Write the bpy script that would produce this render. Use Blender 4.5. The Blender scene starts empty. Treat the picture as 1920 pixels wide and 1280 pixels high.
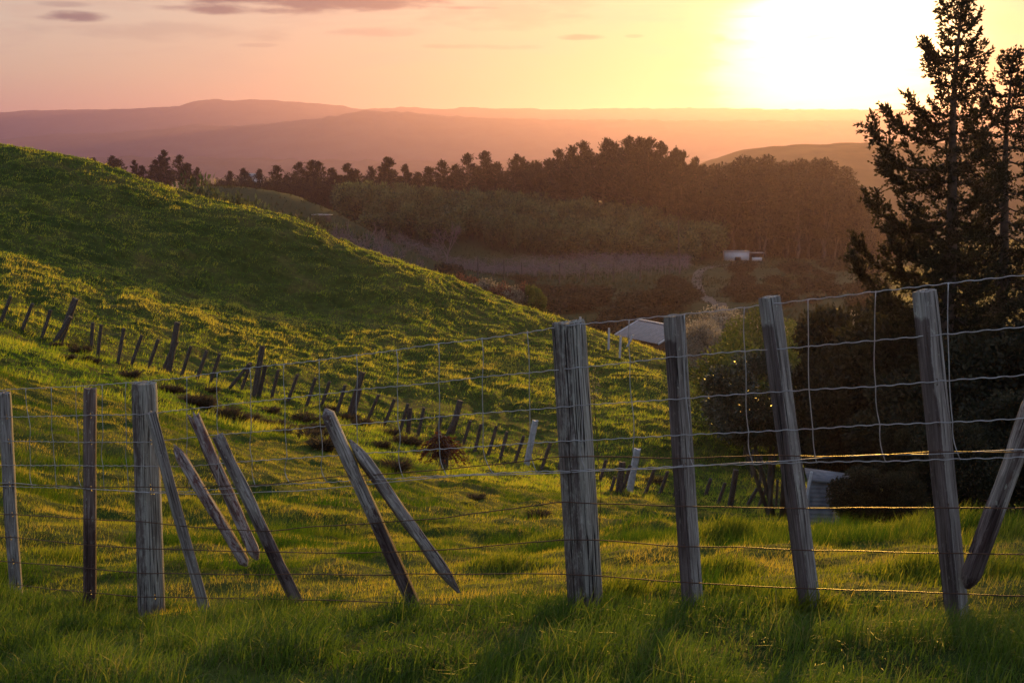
import bpy, math, numpy as np
from mathutils import Vector, Matrix
rad = math.radians
S = bpy.context.scene

# ------------------------------------------------------------------ camera
F_PX = 2666.67                      # 50 mm lens on a 36 mm sensor, measured on a 1920 px wide picture
PITCH = math.atan(350 / F_PX)
cam_d = bpy.data.cameras.new('camera'); cam = bpy.data.objects.new('camera', cam_d)
S.collection.objects.link(cam); S.camera = cam
cam_d.lens = 50; cam_d.sensor_width = 36; cam_d.clip_start = 0.05; cam_d.clip_end = 40000
cam.location = (0, 0, 0); cam.rotation_euler = (math.pi / 2 - PITCH, 0, 0)
cam_d.dof.use_dof = True; cam_d.dof.focus_distance = 7.0; cam_d.dof.aperture_fstop = 18

# ------------------------------------------------------------------ light
SUN_EL, SUN_AZ = rad(3.9), rad(12.9)          # azimuth measured from +Y towards +X
SD = Vector((math.sin(SUN_AZ) * math.cos(SUN_EL), math.cos(SUN_AZ) * math.cos(SUN_EL), math.sin(SUN_EL)))
sl = bpy.data.lights.new('sun', 'SUN'); so = bpy.data.objects.new('sun', sl); S.collection.objects.link(so)
sl.energy = 5.0; sl.angle = rad(0.6); sl.color = (1.0, 0.54, 0.075)
so.rotation_euler = SD.to_track_quat('Z', 'Y').to_euler()

W = bpy.data.worlds.new('World'); S.world = W; W.use_nodes = True
wt = W.node_tree; wt.nodes.clear(); WN, WL = wt.nodes, wt.links
def wn(t, **k):
    n = WN.new(t)
    for a, b in k.items(): setattr(n, a, b)
    return n
def wmath(op, a, b=None, c=None):
    n = wn('ShaderNodeMath', operation=op)
    for i, v in enumerate((a, b, c)):
        if v is None: continue
        if isinstance(v, (int, float)): n.inputs[i].default_value = v
        else: WL.new(v, n.inputs[i])
    return n.outputs[0]
def wcolmul(col, fac):                 # constant colour * scalar
    n = wn('ShaderNodeVectorMath', operation='SCALE'); n.inputs[0].default_value = col
    WL.new(fac, n.inputs['Scale']); return n.outputs[0]
def wadd(a, b):
    n = wn('ShaderNodeVectorMath', operation='ADD'); WL.new(a, n.inputs[0]); WL.new(b, n.inputs[1]); return n.outputs[0]
tc = wn('ShaderNodeTexCoord'); DIR = tc.outputs['Generated']
sky = wn('ShaderNodeTexSky', sky_type='NISHITA'); sky.sun_disc = False
sky.sun_elevation = SUN_EL; sky.sun_rotation = SUN_AZ; sky.dust_density = 3.0; sky.altitude = 100
sep = wn('ShaderNodeSeparateXYZ'); WL.new(DIR, sep.inputs[0])
X_, Y_, Z_ = sep.outputs
dot = wn('ShaderNodeVectorMath', operation='DOT_PRODUCT'); WL.new(DIR, dot.inputs[0]); dot.inputs[1].default_value = SD
c = wmath('MAXIMUM', dot.outputs['Value'], 0.0)
# elevation ramp of the dusk sky
ramp = wn('ShaderNodeValToRGB'); WL.new(wmath('ADD', Z_, 0.02), ramp.inputs[0])
SKY_RAMP = [(0.0, (.52, .33, .28)), (.05, (.55, .37, .29)), (.075, (.57, .45, .33)), (.13, (.57, .52, .43)),
            (.20, (.56, .54, .48)), (.40, (.53, .56, .60)), (1.0, (.40, .47, .60))]
el = ramp.color_ramp.elements
while len(el) > 1: el.remove(el[0])
el[0].position = SKY_RAMP[0][0]; el[0].color = (*SKY_RAMP[0][1], 1)
for p, q in SKY_RAMP[1:]:
    e = el.new(p); e.color = (*q, 1)
base = ramp.outputs[0]
# behind the camera the same sky is bluer and a bit dimmer
back = wmath('MULTIPLY_ADD', Y_, 0.5, 0.5)
mixb = wn('ShaderNodeMix', data_type='RGBA'); WL.new(wmath('POWER', back, 0.7), mixb.inputs[0])
dim = wn('ShaderNodeVectorMath', operation='MULTIPLY'); WL.new(base, dim.inputs[0]); dim.inputs[1].default_value = (.62, .78, 1.0)
WL.new(dim.outputs[0], mixb.inputs[6]); WL.new(base, mixb.inputs[7])
col = mixb.outputs[2]
# the sky reddens low down towards the sun
rd = wn('ShaderNodeMix', data_type='RGBA', blend_type='MULTIPLY'); WL.new(wmath('MULTIPLY', wmath('POWER', c, 14.0), wmath('POWER', wmath('SUBTRACT', 1.0, wmath('MINIMUM', wmath('MAXIMUM', Z_, 0.0), 1.0)), 5.0)), rd.inputs[0])
WL.new(col, rd.inputs[6]); rd.inputs[7].default_value = (1.0, .66, .50, 1); col = rd.outputs[2]
# solar aureole in the thin high cloud, and the yellow band under it
low = wmath('POWER', wmath('SUBTRACT', 1.0, wmath('MINIMUM', wmath('MAXIMUM', Z_, 0.0), 1.0)), 9.0)
col = wadd(col, wcolmul((.14, .03, .0), wmath('MULTIPLY', wmath('POWER', c, 26.0), low)))
col = wadd(col, wcolmul((.50, .28, .02), wmath('MULTIPLY', wmath('POWER', c, 140.0), 0.5)))
# clouds: streaked noise in (azimuth, elevation)
az = wmath('ARCTAN2', X_, Y_); elv = wmath('ARCSINE', Z_)
cmb = wn('ShaderNodeCombineXYZ'); WL.new(wmath('MULTIPLY', az, 9.0), cmb.inputs[0]); WL.new(wmath('MULTIPLY', elv, 62.0), cmb.inputs[1])
n1 = wn('ShaderNodeTexNoise'); n1.inputs['Scale'].default_value = 1.0; n1.inputs['Detail'].default_value = 6; n1.inputs['Roughness'].default_value = .6
n1.inputs['Distortion'].default_value = .6
WL.new(cmb.outputs[0], n1.inputs['Vector'])
def smooth(v, a, b):
    m = wn('ShaderNodeMapRange', interpolation_type='SMOOTHSTEP'); WL.new(v, m.inputs[0])
    m.inputs[1].default_value = a; m.inputs[2].default_value = b; return m.outputs[0]
# bright hard-edged veil around the sun: aureole edge broken up by the noise
cN = wmath('ADD', dot.outputs['Value'], wmath('MULTIPLY', wmath('SUBTRACT', n1.outputs['Fac'], .5), .006))
col = wadd(col, wcolmul((.85, .66, .36), wmath('MULTIPLY', smooth(cN, .9935, .9985), .45)))
col = wadd(col, wcolmul((1.0, .62, .26), wmath('MULTIPLY', smooth(cN, .9955, .9998), 4.5)))
wisps = smooth(n1.outputs['Fac'], .46, .66)
mw = wn('ShaderNodeMix', data_type='RGBA'); WL.new(wmath('MULTIPLY', wisps, wmath('MULTIPLY', .60, smooth(elv, .025, .08))), mw.inputs[0])
WL.new(col, mw.inputs[6]); mw.inputs[7].default_value = (.50, .375, .30, 1); col = mw.outputs[2]
cmb2 = wn('ShaderNodeCombineXYZ'); WL.new(wmath('MULTIPLY', az, 26.0), cmb2.inputs[0]); WL.new(wmath('MULTIPLY', elv, 110.0), cmb2.inputs[1])
n2 = wn('ShaderNodeTexNoise'); n2.inputs['Scale'].default_value = 1.0; n2.inputs['Detail'].default_value = 5; WL.new(cmb2.outputs[0], n2.inputs['Vector'])
def pxdir(px, py):                      # (azimuth, elevation) of a point of the picture
    u, v = (px - 960) / F_PX, (640 - py) / F_PX
    y = math.cos(PITCH) + v * math.sin(PITCH); z = -math.sin(PITCH) + v * math.cos(PITCH)
    return math.atan2(u, y), math.atan2(z, math.hypot(u, y))
# grey cloud banks (centre, half width, half height in picture units, strength)
for (px, py, hw, hh, k) in [(580, -4, 300, 24, 1.0), (480, 19, 180, 10, .9), (660, 12, 170, 10, .9), (142, 34, 70, 12, .9), (1085, 70, 48, 6, .7), (880, 15, 60, 4, .55),
                            (905, 88, 110, 6, .35), (1350, 72, 20, 10, .35), (1790, 70, 60, 9, .25), (130, 8, 60, 6, .4), (480, 85, 40, 4, .25), (1190, 68, 20, 4, .4),
                            (960, 22, 190, 34, .28), (300, 60, 260, 18, .22), (700, 60, 120, 9, .3), (-420, 20, 300, 30, .9), (2350, -60, 300, 24, .6)]:
    a0, e0 = pxdir(px, py)
    dx = wmath('MULTIPLY', wmath('SUBTRACT', az, a0), F_PX / hw); dy = wmath('MULTIPLY', wmath('SUBTRACT', elv, e0), F_PX / hh)
    r2 = wmath('ADD', wmath('MULTIPLY', dx, dx), wmath('MULTIPLY', dy, dy))
    v = wmath('ADD', wmath('SUBTRACT', 1.0, r2), wmath('MULTIPLY', wmath('SUBTRACT', n2.outputs['Fac'], .5), 3.2))
    f = wmath('MULTIPLY', smooth(v, -.1, 1.1), k)
    mm = wn('ShaderNodeMix', data_type='RGBA'); WL.new(f, mm.inputs[0]); WL.new(col, mm.inputs[6]); mm.inputs[7].default_value = (.085, .075, .115, 1)
    col = mm.outputs[2]
SKY_GAIN = 0.70
bg1 = wn('ShaderNodeBackground'); WL.new(sky.outputs[0], bg1.inputs[0]); bg1.inputs[1].default_value = 0.005
bg2 = wn('ShaderNodeBackground'); WL.new(col, bg2.inputs[0]); bg2.inputs[1].default_value = SKY_GAIN
ads = wn('ShaderNodeAddShader'); WL.new(bg1.outputs[0], ads.inputs[0]); WL.new(bg2.outputs[0], ads.inputs[1])
wo = wn('ShaderNodeOutputWorld'); WL.new(ads.outputs[0], wo.inputs[0])
W.cycles.sampling_method = 'MANUAL'; W.cycles.sample_map_resolution = 1024

S.view_settings.view_transform = 'Standard'; S.view_settings.look = 'None'
S.view_settings.exposure = 0.75; S.view_settings.gamma = 1.0
S.cycles.volume_step_rate = 1.0; S.cycles.max_bounces = 6; S.cycles.volume_bounces = 1
S.cycles.transparent_max_bounces = 8; S.cycles.transmission_bounces = 4

# ------------------------------------------------------------------ helpers
rng = np.random.default_rng(7)
def P(px, py, Y):
    """point of the place at forward distance Y metres seen at (px,py) of the 1920x1280 survey picture"""
    u, v = (px - 960) / F_PX, (640 - py) / F_PX
    y = math.cos(PITCH) + v * math.sin(PITCH); z = -math.sin(PITCH) + v * math.cos(PITCH)
    return (u / y * Y, Y, z / y * Y)
def link(o, parent=None):
    S.collection.objects.link(o)
    if parent: o.parent = parent
    return o
def tag(o, label=None, cat=None, group=None, kind=None):
    if label: o['label'] = label
    if cat: o['category'] = cat
    if group: o['group'] = group
    if kind: o['kind'] = kind
    return o
def empty(name, loc, rz=0):
    o = bpy.data.objects.new(name, None); o.location = loc; o.rotation_euler = (0, 0, rz); return link(o)
class MB:
    """collects vertices, triangles and quads for one mesh"""
    def __init__(s): s.v = []; s.t = []; s.q = []; s.n = 0; s.c = []
    def add(s, v, t=None, q=None, c=None):
        v = np.asarray(v, float).reshape(-1, 3)
        if t is not None and len(t): s.t.append(np.asarray(t, np.int64).reshape(-1, 3) + s.n)
        if q is not None and len(q): s.q.append(np.asarray(q, np.int64).reshape(-1, 4) + s.n)
        s.v.append(v); s.n += len(v)
        s.c.append(np.full(len(v), .5) if c is None else np.broadcast_to(c, (len(v),)))
        return s
    def build(s, name, mat, parent=None, origin=None, smooth=False):
        v = np.concatenate(s.v); 
        if origin is not None: v = v - np.asarray(origin)
        t = np.concatenate(s.t) if s.t else np.zeros((0, 3), np.int64)
        q = np.concatenate(s.q) if s.q else np.zeros((0, 4), np.int64)
        me = bpy.data.meshes.new(name); me.vertices.add(len(v)); me.vertices.foreach_set('co', v.astype(np.float32).ravel())
        nl = t.size + q.size; me.loops.add(nl); me.loops.foreach_set('vertex_index', np.concatenate([t.ravel(), q.ravel()]).astype(np.int32))
        npoly = len(t) + len(q); me.polygons.add(npoly)
        st = np.concatenate([np.arange(len(t)) * 3, t.size + np.arange(len(q)) * 4]).astype(np.int32)
        me.polygons.foreach_set('loop_start', st)
        if smooth: me.polygons.foreach_set('use_smooth', np.ones(npoly, bool))
        a = me.attributes.new('tint', 'FLOAT', 'POINT'); a.data.foreach_set('value', np.concatenate(s.c).astype(np.float32))
        me.update(calc_edges=True)
        if mat: me.materials.append(mat)
        o = bpy.data.objects.new(name, me)
        if origin is not None and parent is None: o.location = origin
        return link(o, parent)
def tube(path, r, n=6, cap=True):
    path = np.asarray(path, float); m = len(path); r = np.broadcast_to(r, (m,))
    d = np.gradient(path, axis=0); d /= np.linalg.norm(d, axis=1)[:, None] + 1e-9
    ref = np.array([0, 0, 1.]) if abs(d[:, 2]).mean() < .8 else np.array([1., 0, 0])
    a = np.cross(d, ref); a /= np.linalg.norm(a, axis=1)[:, None] + 1e-9; b = np.cross(d, a)
    th = np.arange(n) * 2 * math.pi / n
    v = path[:, None] + r[:, None, None] * (a[:, None] * np.cos(th)[None, :, None] + b[:, None] * np.sin(th)[None, :, None])
    i = np.arange(m - 1)[:, None] * n; j = np.arange(n)[None]; k = (j + 1) % n
    q = np.stack([i + j, i + k, i + n + k, i + n + j], -1).reshape(-1, 4)
    v = v.reshape(-1, 3); t = None
    if cap:
        v = np.vstack([v, path[0], path[-1]]); a0, a1 = m * n, m * n + 1; jj = np.arange(n); kk = (jj + 1) % n
        t = np.vstack([np.stack([kk, jj, np.full(n, a0)], -1), np.stack([(m - 1) * n + jj, (m - 1) * n + kk, np.full(n, a1)], -1)])
    return v, t, q
def box(cx, cy, cz, sx, sy, sz, R=None):
    v = np.array([[x, y, z] for x in (-.5, .5) for y in (-.5, .5) for z in (-.5, .5)]) * (sx, sy, sz)
    if R is not None: v = v @ np.asarray(R).T
    return v + (cx, cy, cz), None, [[0, 1, 3, 2], [4, 6, 7, 5], [0, 4, 5, 1], [2, 3, 7, 6], [0, 2, 6, 4], [1, 5, 7, 3]]
def _h(ix, iy, seed):
    n = (ix * 374761393 + iy * 668265263 + seed * 974634777) & 0xFFFFFFFF
    n = ((n ^ (n >> 13)) * 1274126177) & 0xFFFFFFFF
    return ((n ^ (n >> 16)) & 0xFFFF) / 65535.0
def vn(x, y, seed=0):
    x = np.asarray(x, float); y = np.asarray(y, float)
    ix, iy = np.floor(x).astype(np.int64), np.floor(y).astype(np.int64); fx, fy = x - ix, y - iy
    fx = fx * fx * fx * (fx * (fx * 6 - 15) + 10); fy = fy * fy * fy * (fy * (fy * 6 - 15) + 10)
    a, b, c_, d = _h(ix, iy, seed), _h(ix + 1, iy, seed), _h(ix, iy + 1, seed), _h(ix + 1, iy + 1, seed)
    return (a + (b - a) * fx) * (1 - fy) + (c_ + (d - c_) * fx) * fy
def fbm(x, y, seed=0, o=4):
    s, a, t = 0, 1, 0
    for k in range(o):
        s = s + a * vn(x * 2 ** k + 17.3 * k, y * 2 ** k - 9.1 * k, seed + k); t += a; a *= .5
    return s / t
sstep = lambda a, b, x: (lambda t: t * t * (3 - 2 * t))(np.clip((np.asarray(x, float) - a) / (b - a), 0, 1))

# ------------------------------------------------------------------ materials
def nmat(name):
    m = bpy.data.materials.new(name); m.use_nodes = True; t = m.node_tree; t.nodes.clear(); return m, t.nodes, t.links
def ramp_node(N, L, fac, stops):
    r = N.new('ShaderNodeValToRGB'); L.new(fac, r.inputs[0]); e = r.color_ramp.elements
    e[0].position, e[0].color = stops[0][0], (*stops[0][1], 1); e[1].position, e[1].color = stops[-1][0], (*stops[-1][1], 1)
    for p, c_ in stops[1:-1]:
        x = e.new(p); x.color = (*c_, 1)
    return r.outputs[0]
def leafmat(name, dark, light, straw=None, trans=.35, rough=.5, spec=.3, nscale=0.0, tcol=None, ncols=None):
    m, N, L = nmat(name)
    at = N.new('ShaderNodeAttribute'); at.attribute_name = 'tint'
    colr = ramp_node(N, L, at.outputs['Fac'], [(0, dark), (1, light)] if not straw else [(0, dark), (.62, light), (.8, straw), (1, straw)])
    if nscale:
        g = N.new('ShaderNodeTexCoord'); nz = N.new('ShaderNodeTexNoise'); nz.inputs['Scale'].default_value = nscale; nz.inputs['Detail'].default_value = 3
        L.new(g.outputs['Object'], nz.inputs['Vector'])
        mx = N.new('ShaderNodeMix'); mx.data_type = 'RGBA'
        mr = N.new('ShaderNodeMapRange'); L.new(nz.outputs['Fac'], mr.inputs[0]); mr.inputs[1].default_value = .5; mr.inputs[2].default_value = .68
        L.new(mr.outputs[0], mx.inputs[0]); L.new(colr, mx.inputs[6]); mx.inputs[7].default_value = (*ncols, 1); colr = mx.outputs[2]
    p = N.new('ShaderNodeBsdfPrincipled'); L.new(colr, p.inputs['Base Color']); p.inputs['Roughness'].default_value = rough
    p.inputs['Specular IOR Level'].default_value = spec
    tr = N.new('ShaderNodeBsdfTranslucent')
    if tcol:
        mu = N.new('ShaderNodeMix'); mu.data_type = 'RGBA'; mu.blend_type = 'MULTIPLY'; mu.inputs[0].default_value = 1
        L.new(colr, mu.inputs[6]); mu.inputs[7].default_value = (*tcol, 1); mu.clamp_result = False; L.new(mu.outputs[2], tr.inputs[0])
    else: L.new(colr, tr.inputs[0])
    mi = N.new('ShaderNodeMixShader'); mi.inputs[0].default_value = trans
    L.new(p.outputs[0], mi.inputs[1]); L.new(tr.outputs[0], mi.inputs[2])
    o = N.new('ShaderNodeOutputMaterial'); L.new(mi.outputs[0], o.inputs[0]); return m
def plain(name, col, rough=.8, metal=0, nscale=0, ncol=None, bump=0, spec=.3):
    m, N, L = nmat(name); p = N.new('ShaderNodeBsdfPrincipled'); p.inputs['Roughness'].default_value = rough; p.inputs['Metallic'].default_value = metal
    p.inputs['Specular IOR Level'].default_value = spec
    p.inputs['Base Color'].default_value = (*col, 1)
    if nscale:
        g = N.new('ShaderNodeTexCoord'); nz = N.new('ShaderNodeTexNoise'); nz.inputs['Scale'].default_value = nscale; nz.inputs['Detail'].default_value = 6
        L.new(g.outputs['Object'], nz.inputs['Vector'])
        L.new(ramp_node(N, L, nz.outputs['Fac'], [(.35, col), (.68, ncol or col)]), p.inputs['Base Color'])
        if bump:
            b = N.new('ShaderNodeBump'); b.inputs['Strength'].default_value = bump; b.inputs['Distance'].default_value = .02
            L.new(nz.outputs['Fac'], b.inputs['Height']); L.new(b.outputs[0], p.inputs['Normal'])
    o = N.new('ShaderNodeOutputMaterial'); L.new(p.outputs[0], o.inputs[0]); return m
def woodmat(name, dark, mid, pale, lichen=None, lich_amt=.5, crack=.5):
    m, N, L = nmat(name); tcn = N.new('ShaderNodeTexCoord')
    oi = N.new('ShaderNodeObjectInfo'); va = N.new('ShaderNodeVectorMath'); va.operation = 'ADD'
    sc_ = N.new('ShaderNodeVectorMath'); sc_.operation = 'SCALE'; sc_.inputs[0].default_value = (3.1, 7.7, 5.3); L.new(oi.outputs['Random'], sc_.inputs['Scale'])
    L.new(tcn.outputs['Object'], va.inputs[0]); L.new(sc_.outputs[0], va.inputs[1])
    def nz(sx, sz, detail, rgh=.6):
        mp = N.new('ShaderNodeMapping'); mp.inputs['Scale'].default_value = (sx, sx, sz); L.new(va.outputs[0], mp.inputs[0])
        n = N.new('ShaderNodeTexNoise'); n.inputs['Scale'].default_value = 1; n.inputs['Detail'].default_value = detail; n.inputs['Roughness'].default_value = rgh
        n.inputs['Distortion'].default_value = .3
        L.new(mp.outputs[0], n.inputs['Vector']); return n.outputs['Fac']
    grain = nz(120, 3.0, 7, .75); broad = nz(18, 2.4, 6); crk = nz(150, 1.1, 3, .5); blot = nz(34, 14, 7, .75)
    colr = ramp_node(N, L, grain, [(.34, dark), (.49, mid), (.66, pale)])
    def mix(a, b, f, mode='MIX'):
        x = N.new('ShaderNodeMix'); x.data_type = 'RGBA'; x.blend_type = mode
        if isinstance(f, float): x.inputs[0].default_value = f
        else: L.new(f, x.inputs[0])
        L.new(a, x.inputs[6])
        if isinstance(b, tuple): x.inputs[7].default_value = (*b, 1)
        else: L.new(b, x.inputs[7])
        return x.outputs[2]
    colr = mix(colr, ramp_node(N, L, broad, [(.30, (.55, .50, .49)), (.62, (1.15, 1.15, 1.13))] if not lichen else [(.38, (.36, .29, .30)), (.60, (1.15, 1.15, 1.13))]), 1.0, 'MULTIPLY')
    if lichen:
        mr = N.new('ShaderNodeMapRange'); L.new(blot, mr.inputs[0]); mr.inputs[1].default_value = .60 - lich_amt * .12; mr.inputs[2].default_value = .72 - lich_amt * .12
        colr = mix(colr, lichen, mr.outputs[0])
    mc = N.new('ShaderNodeMapRange'); L.new(crk, mc.inputs[0]); mc.inputs[1].default_value = .42 - .04 * (1 - crack); mc.inputs[2].default_value = .365 - .04 * (1 - crack)
    pl = nz(55, 30, 4, .7); ml = N.new('ShaderNodeMapRange'); L.new(pl, ml.inputs[0]); ml.inputs[1].default_value = .60; ml.inputs[2].default_value = .66; ml.inputs[4].default_value = .55
    colr = mix(colr, (.42, .45, .40), ml.outputs[0])
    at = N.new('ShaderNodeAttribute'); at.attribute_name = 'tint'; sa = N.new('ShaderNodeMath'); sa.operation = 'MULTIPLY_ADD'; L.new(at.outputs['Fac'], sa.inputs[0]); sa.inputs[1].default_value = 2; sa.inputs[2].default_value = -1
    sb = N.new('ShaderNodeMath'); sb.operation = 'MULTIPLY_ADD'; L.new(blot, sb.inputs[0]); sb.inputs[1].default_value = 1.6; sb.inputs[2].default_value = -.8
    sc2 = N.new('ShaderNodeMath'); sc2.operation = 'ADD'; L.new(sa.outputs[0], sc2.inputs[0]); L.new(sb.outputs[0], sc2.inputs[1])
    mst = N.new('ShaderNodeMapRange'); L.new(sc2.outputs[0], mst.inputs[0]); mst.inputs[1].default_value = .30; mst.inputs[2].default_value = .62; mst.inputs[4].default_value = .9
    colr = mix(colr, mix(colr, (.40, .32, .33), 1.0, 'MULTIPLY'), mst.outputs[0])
    colr = mix(colr, (.018, .016, .018), mc.outputs[0])
    p = N.new('ShaderNodeBsdfPrincipled'); L.new(colr, p.inputs['Base Color']); p.inputs['Roughness'].default_value = .85; p.inputs['Specular IOR Level'].default_value = .15
    ad = N.new('ShaderNodeMath'); ad.operation = 'MULTIPLY_ADD'; L.new(mc.outputs[0], ad.inputs[0]); ad.inputs[1].default_value = -1.2; L.new(grain, ad.inputs[2])
    b = N.new('ShaderNodeBump'); b.inputs['Strength'].default_value = .9; b.inputs['Distance'].default_value = .004; L.new(ad.outputs[0], b.inputs['Height']); L.new(b.outputs[0], p.inputs['Normal'])
    o = N.new('ShaderNodeOutputMaterial'); L.new(p.outputs[0], o.inputs[0]); return m

M = {}
M['grass'] = leafmat('grass_blades', (.019, .042, .010), (.082, .120, .026), (.15, .14, .06), trans=.40, rough=.55, spec=.12, tcol=(2.1, 2.4, .8))
M['grass_short'] = leafmat('short_grass', (.018, .046, .008), (.115, .135, .028), (.19, .165, .06), trans=.55, rough=.6, spec=.12, tcol=(3.2, 2.9, 1.0))
M['grass_hill'] = leafmat('hill_grass', (.018, .054, .009), (.095, .135, .024), (.14, .145, .045), trans=.6, rough=.7, spec=.05, tcol=(4.5, 3.9, 1.5))
M['tuft'] = leafmat('dry_tussock', (.035, .028, .018), (.12, .088, .052), trans=.3, rough=.7, spec=.1)
M['tuft2'] = leafmat('rank_grass', (.022, .028, .012), (.085, .085, .035), trans=.3, rough=.8, spec=.05)
M['conifer'] = leafmat('conifer_needles', (.012, .015, .008), (.056, .050, .024), trans=.38, rough=.6, spec=.2)
M['pine'] = leafmat('pine_foliage', (.010, .014, .009), (.034, .038, .019), trans=.15, rough=.7, spec=.1)
M['euc'] = leafmat('tall_tree_foliage', (.018, .020, .012), (.055, .048, .026), trans=.25, rough=.7, spec=.1)
M['orch'] = leafmat('shelter_foliage', (.020, .036, .014), (.13, .16, .062), trans=.35, rough=.6, spec=.2)
M['gloss'] = leafmat('glossy_leaves', (.016, .024, .014), (.085, .095, .060), trans=.12, rough=.4, spec=.45)
M['greenbush'] = leafmat('green_bush_leaves', (.045, .07, .016), (.16, .18, .045), trans=.45, rough=.6, spec=.2)
M['palebush'] = leafmat('pale_bush_leaves', (.10, .088, .066), (.42, .36, .27), trans=.35, rough=.7, spec=.1)
M['redbush'] = leafmat('russet_bush_leaves', (.06, .032, .026), (.20, .10, .07), trans=.3, rough=.7, spec=.1)
M['deadbush'] = leafmat('dead_fronds', (.045, .018, .010), (.20, .075, .035), trans=.4, rough=.7, spec=.1)
M['twig'] = plain('bare_twigs', (.15, .115, .125), .9)
M['bark'] = plain('bark', (.05, .038, .030), .95, nscale=6, ncol=(.11, .085, .07), bump=.5)
M['palebark'] = plain('pale_bark', (.07, .058, .05), .9, nscale=3, ncol=(.17, .14, .12))
M['wood'] = woodmat('weathered_round_post', (.085, .085, .083), (.26, .26, .25), (.44, .45, .44), crack=1.0)
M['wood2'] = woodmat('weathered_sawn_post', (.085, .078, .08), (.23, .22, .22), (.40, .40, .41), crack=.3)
M['wood_red'] = woodmat('brown_post', (.085, .06, .058), (.17, .13, .125), (.28, .24, .235), crack=.2)
M['wood_lich'] = woodmat('lichened_batten', (.095, .085, .08), (.25, .235, .23), (.44, .42, .42), lichen=(.095, .055, .052), lich_amt=.5, crack=.1)
M['wood_red_lich'] = woodmat('red_batten', (.14, .11, .11), (.33, .29, .30), (.50, .47, .49), lichen=(.12, .052, .048), lich_amt=.95, crack=.1)
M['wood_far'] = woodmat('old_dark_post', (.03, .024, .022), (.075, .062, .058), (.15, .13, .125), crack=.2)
M['white_wood'] = plain('pale_painted_wood', (.48, .50, .55), .8, nscale=9, ncol=(.30, .30, .33))
M['galv'] = plain('galvanised_wire', (.42, .43, .47), .45, metal=.5, nscale=30, ncol=(.30, .29, .31))
M['rust'] = plain('rusty_wire', (.10, .052, .038), .5, metal=.5, nscale=25, ncol=(.05, .028, .022))
M['farwire'] = plain('thin_dark_wire', (.06, .05, .045), .7)

# ------------------------------------------------------------------ terrain
def fenceY(px):
    k = (px - 960) / F_PX / 0.985            # wire fence runs along the line x=.27+2.2t, y=6-1.5t
    t = (k * 6 - .27) / (2.2 + 1.5 * k); return 6 - 1.5 * t
ctl = []
def C(px, py, Y, dz=0.0):
    p = P(px, py, Y); ctl.append((p[0], p[1], p[2] + dz))
for px, py in [(-250, 1085), (20, 1112), (285, 1150), (560, 1155), (790, 1158), (1095, 1140), (1300, 1150), (1520, 1165), (1800, 1158), (2150, 1160)]:
    C(px, py, fenceY(px))
ctl += [(0, 0, -1.55), (-2, 0, -1.60), (2.5, 0, -1.45), (-6, -4, -1.7), (6, -4, -1.2), (0, -8, -1.3), (-14, 2, -1.6), (14, 2, -1.9), (-25, 10, -1.2), (-18, 20, -2.6)]
C(0, 1290, 5.0); C(960, 1290, 4.4); C(1900, 1290, 4.05)
for a in [(0, 1000, 10.5), (0, 900, 14), (0, 800, 20), (0, 720, 28), (0, 650, 41), (-400, 640, 30), (-500, 560, 50),
          (300, 1000, 12), (300, 900, 18), (300, 800, 30), (250, 720, 42), (600, 1040, 10), (600, 960, 15), (600, 900, 23), (600, 840, 33),
          (850, 1040, 10.5), (850, 1000, 14.5), (850, 950, 22), (850, 900, 34), (1050, 1040, 10), (1080, 985, 18), (1080, 940, 30),
          (1200, 1030, 10.5), (1230, 990, 16), (1230, 955, 30)]: C(*a)
for a in [(1330, 1003, 10.4), (1450, 1003, 10.2), (1600, 1008, 9.9), (1750, 998, 9.8), (1900, 1000, 9.6), (2150, 1000, 9.4)]: C(*a)
for a in [(1400, 1035, 20), (1330, 1010, 24), (1500, 1050, 20), (1650, 1060, 18), (1800, 1080, 18), (2100, 1080, 18), (1400, 960, 46), (1340, 945, 48), (1500, 985, 40), (1650, 1000, 36), (1850, 1010, 36), (2200, 1000, 36),
          (1600, 920, 70), (1800, 880, 80), (2300, 850, 70)]: C(*a)
# along the old fence in the gully (feet of its battens)
GULLY = [(-180, 560, 52), (0, 606, 51), (77, 638, 51), (183, 672, 51), (277, 693, 51), (369, 713, 50), (482, 745, 50), (575, 761, 50), (658, 783, 50),
         (749, 813, 50), (838, 830, 50), (938, 861, 49), (1030, 885, 49), (1124, 906, 48), (1238, 927, 48)]
for a in GULLY: C(*a)
# hillside behind it, its shaded hollow and the crest
for a in [(-300, 330, 84), (0, 455, 78), (0, 340, 93), (0, 272, 103), (-400, 120, 105), (170, 520, 74), (170, 440, 85), (170, 330, 98), (170, 304, 104), (350, 600, 70), (350, 535, 83), (350, 400, 96), (350, 373, 102),
          (540, 640, 72), (540, 565, 85), (540, 430, 96), (540, 406, 101), (640, 565, 87), (640, 478, 95), (640, 456, 100), (760, 640, 78), (760, 585, 87), (760, 528, 94), (760, 505, 99),
          (900, 690, 74), (900, 600, 90), (900, 550, 102), (1000, 720, 72), (1000, 630, 89), (1000, 586, 102), (1100, 740, 70), (1100, 660, 86), (1100, 621, 101),
          (1250, 790, 63), (1250, 710, 80), (1250, 669, 96), (1310, 860, 56), (1330, 800, 62), (1320, 745, 72), (1300, 695, 88)]: C(*a)
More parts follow.
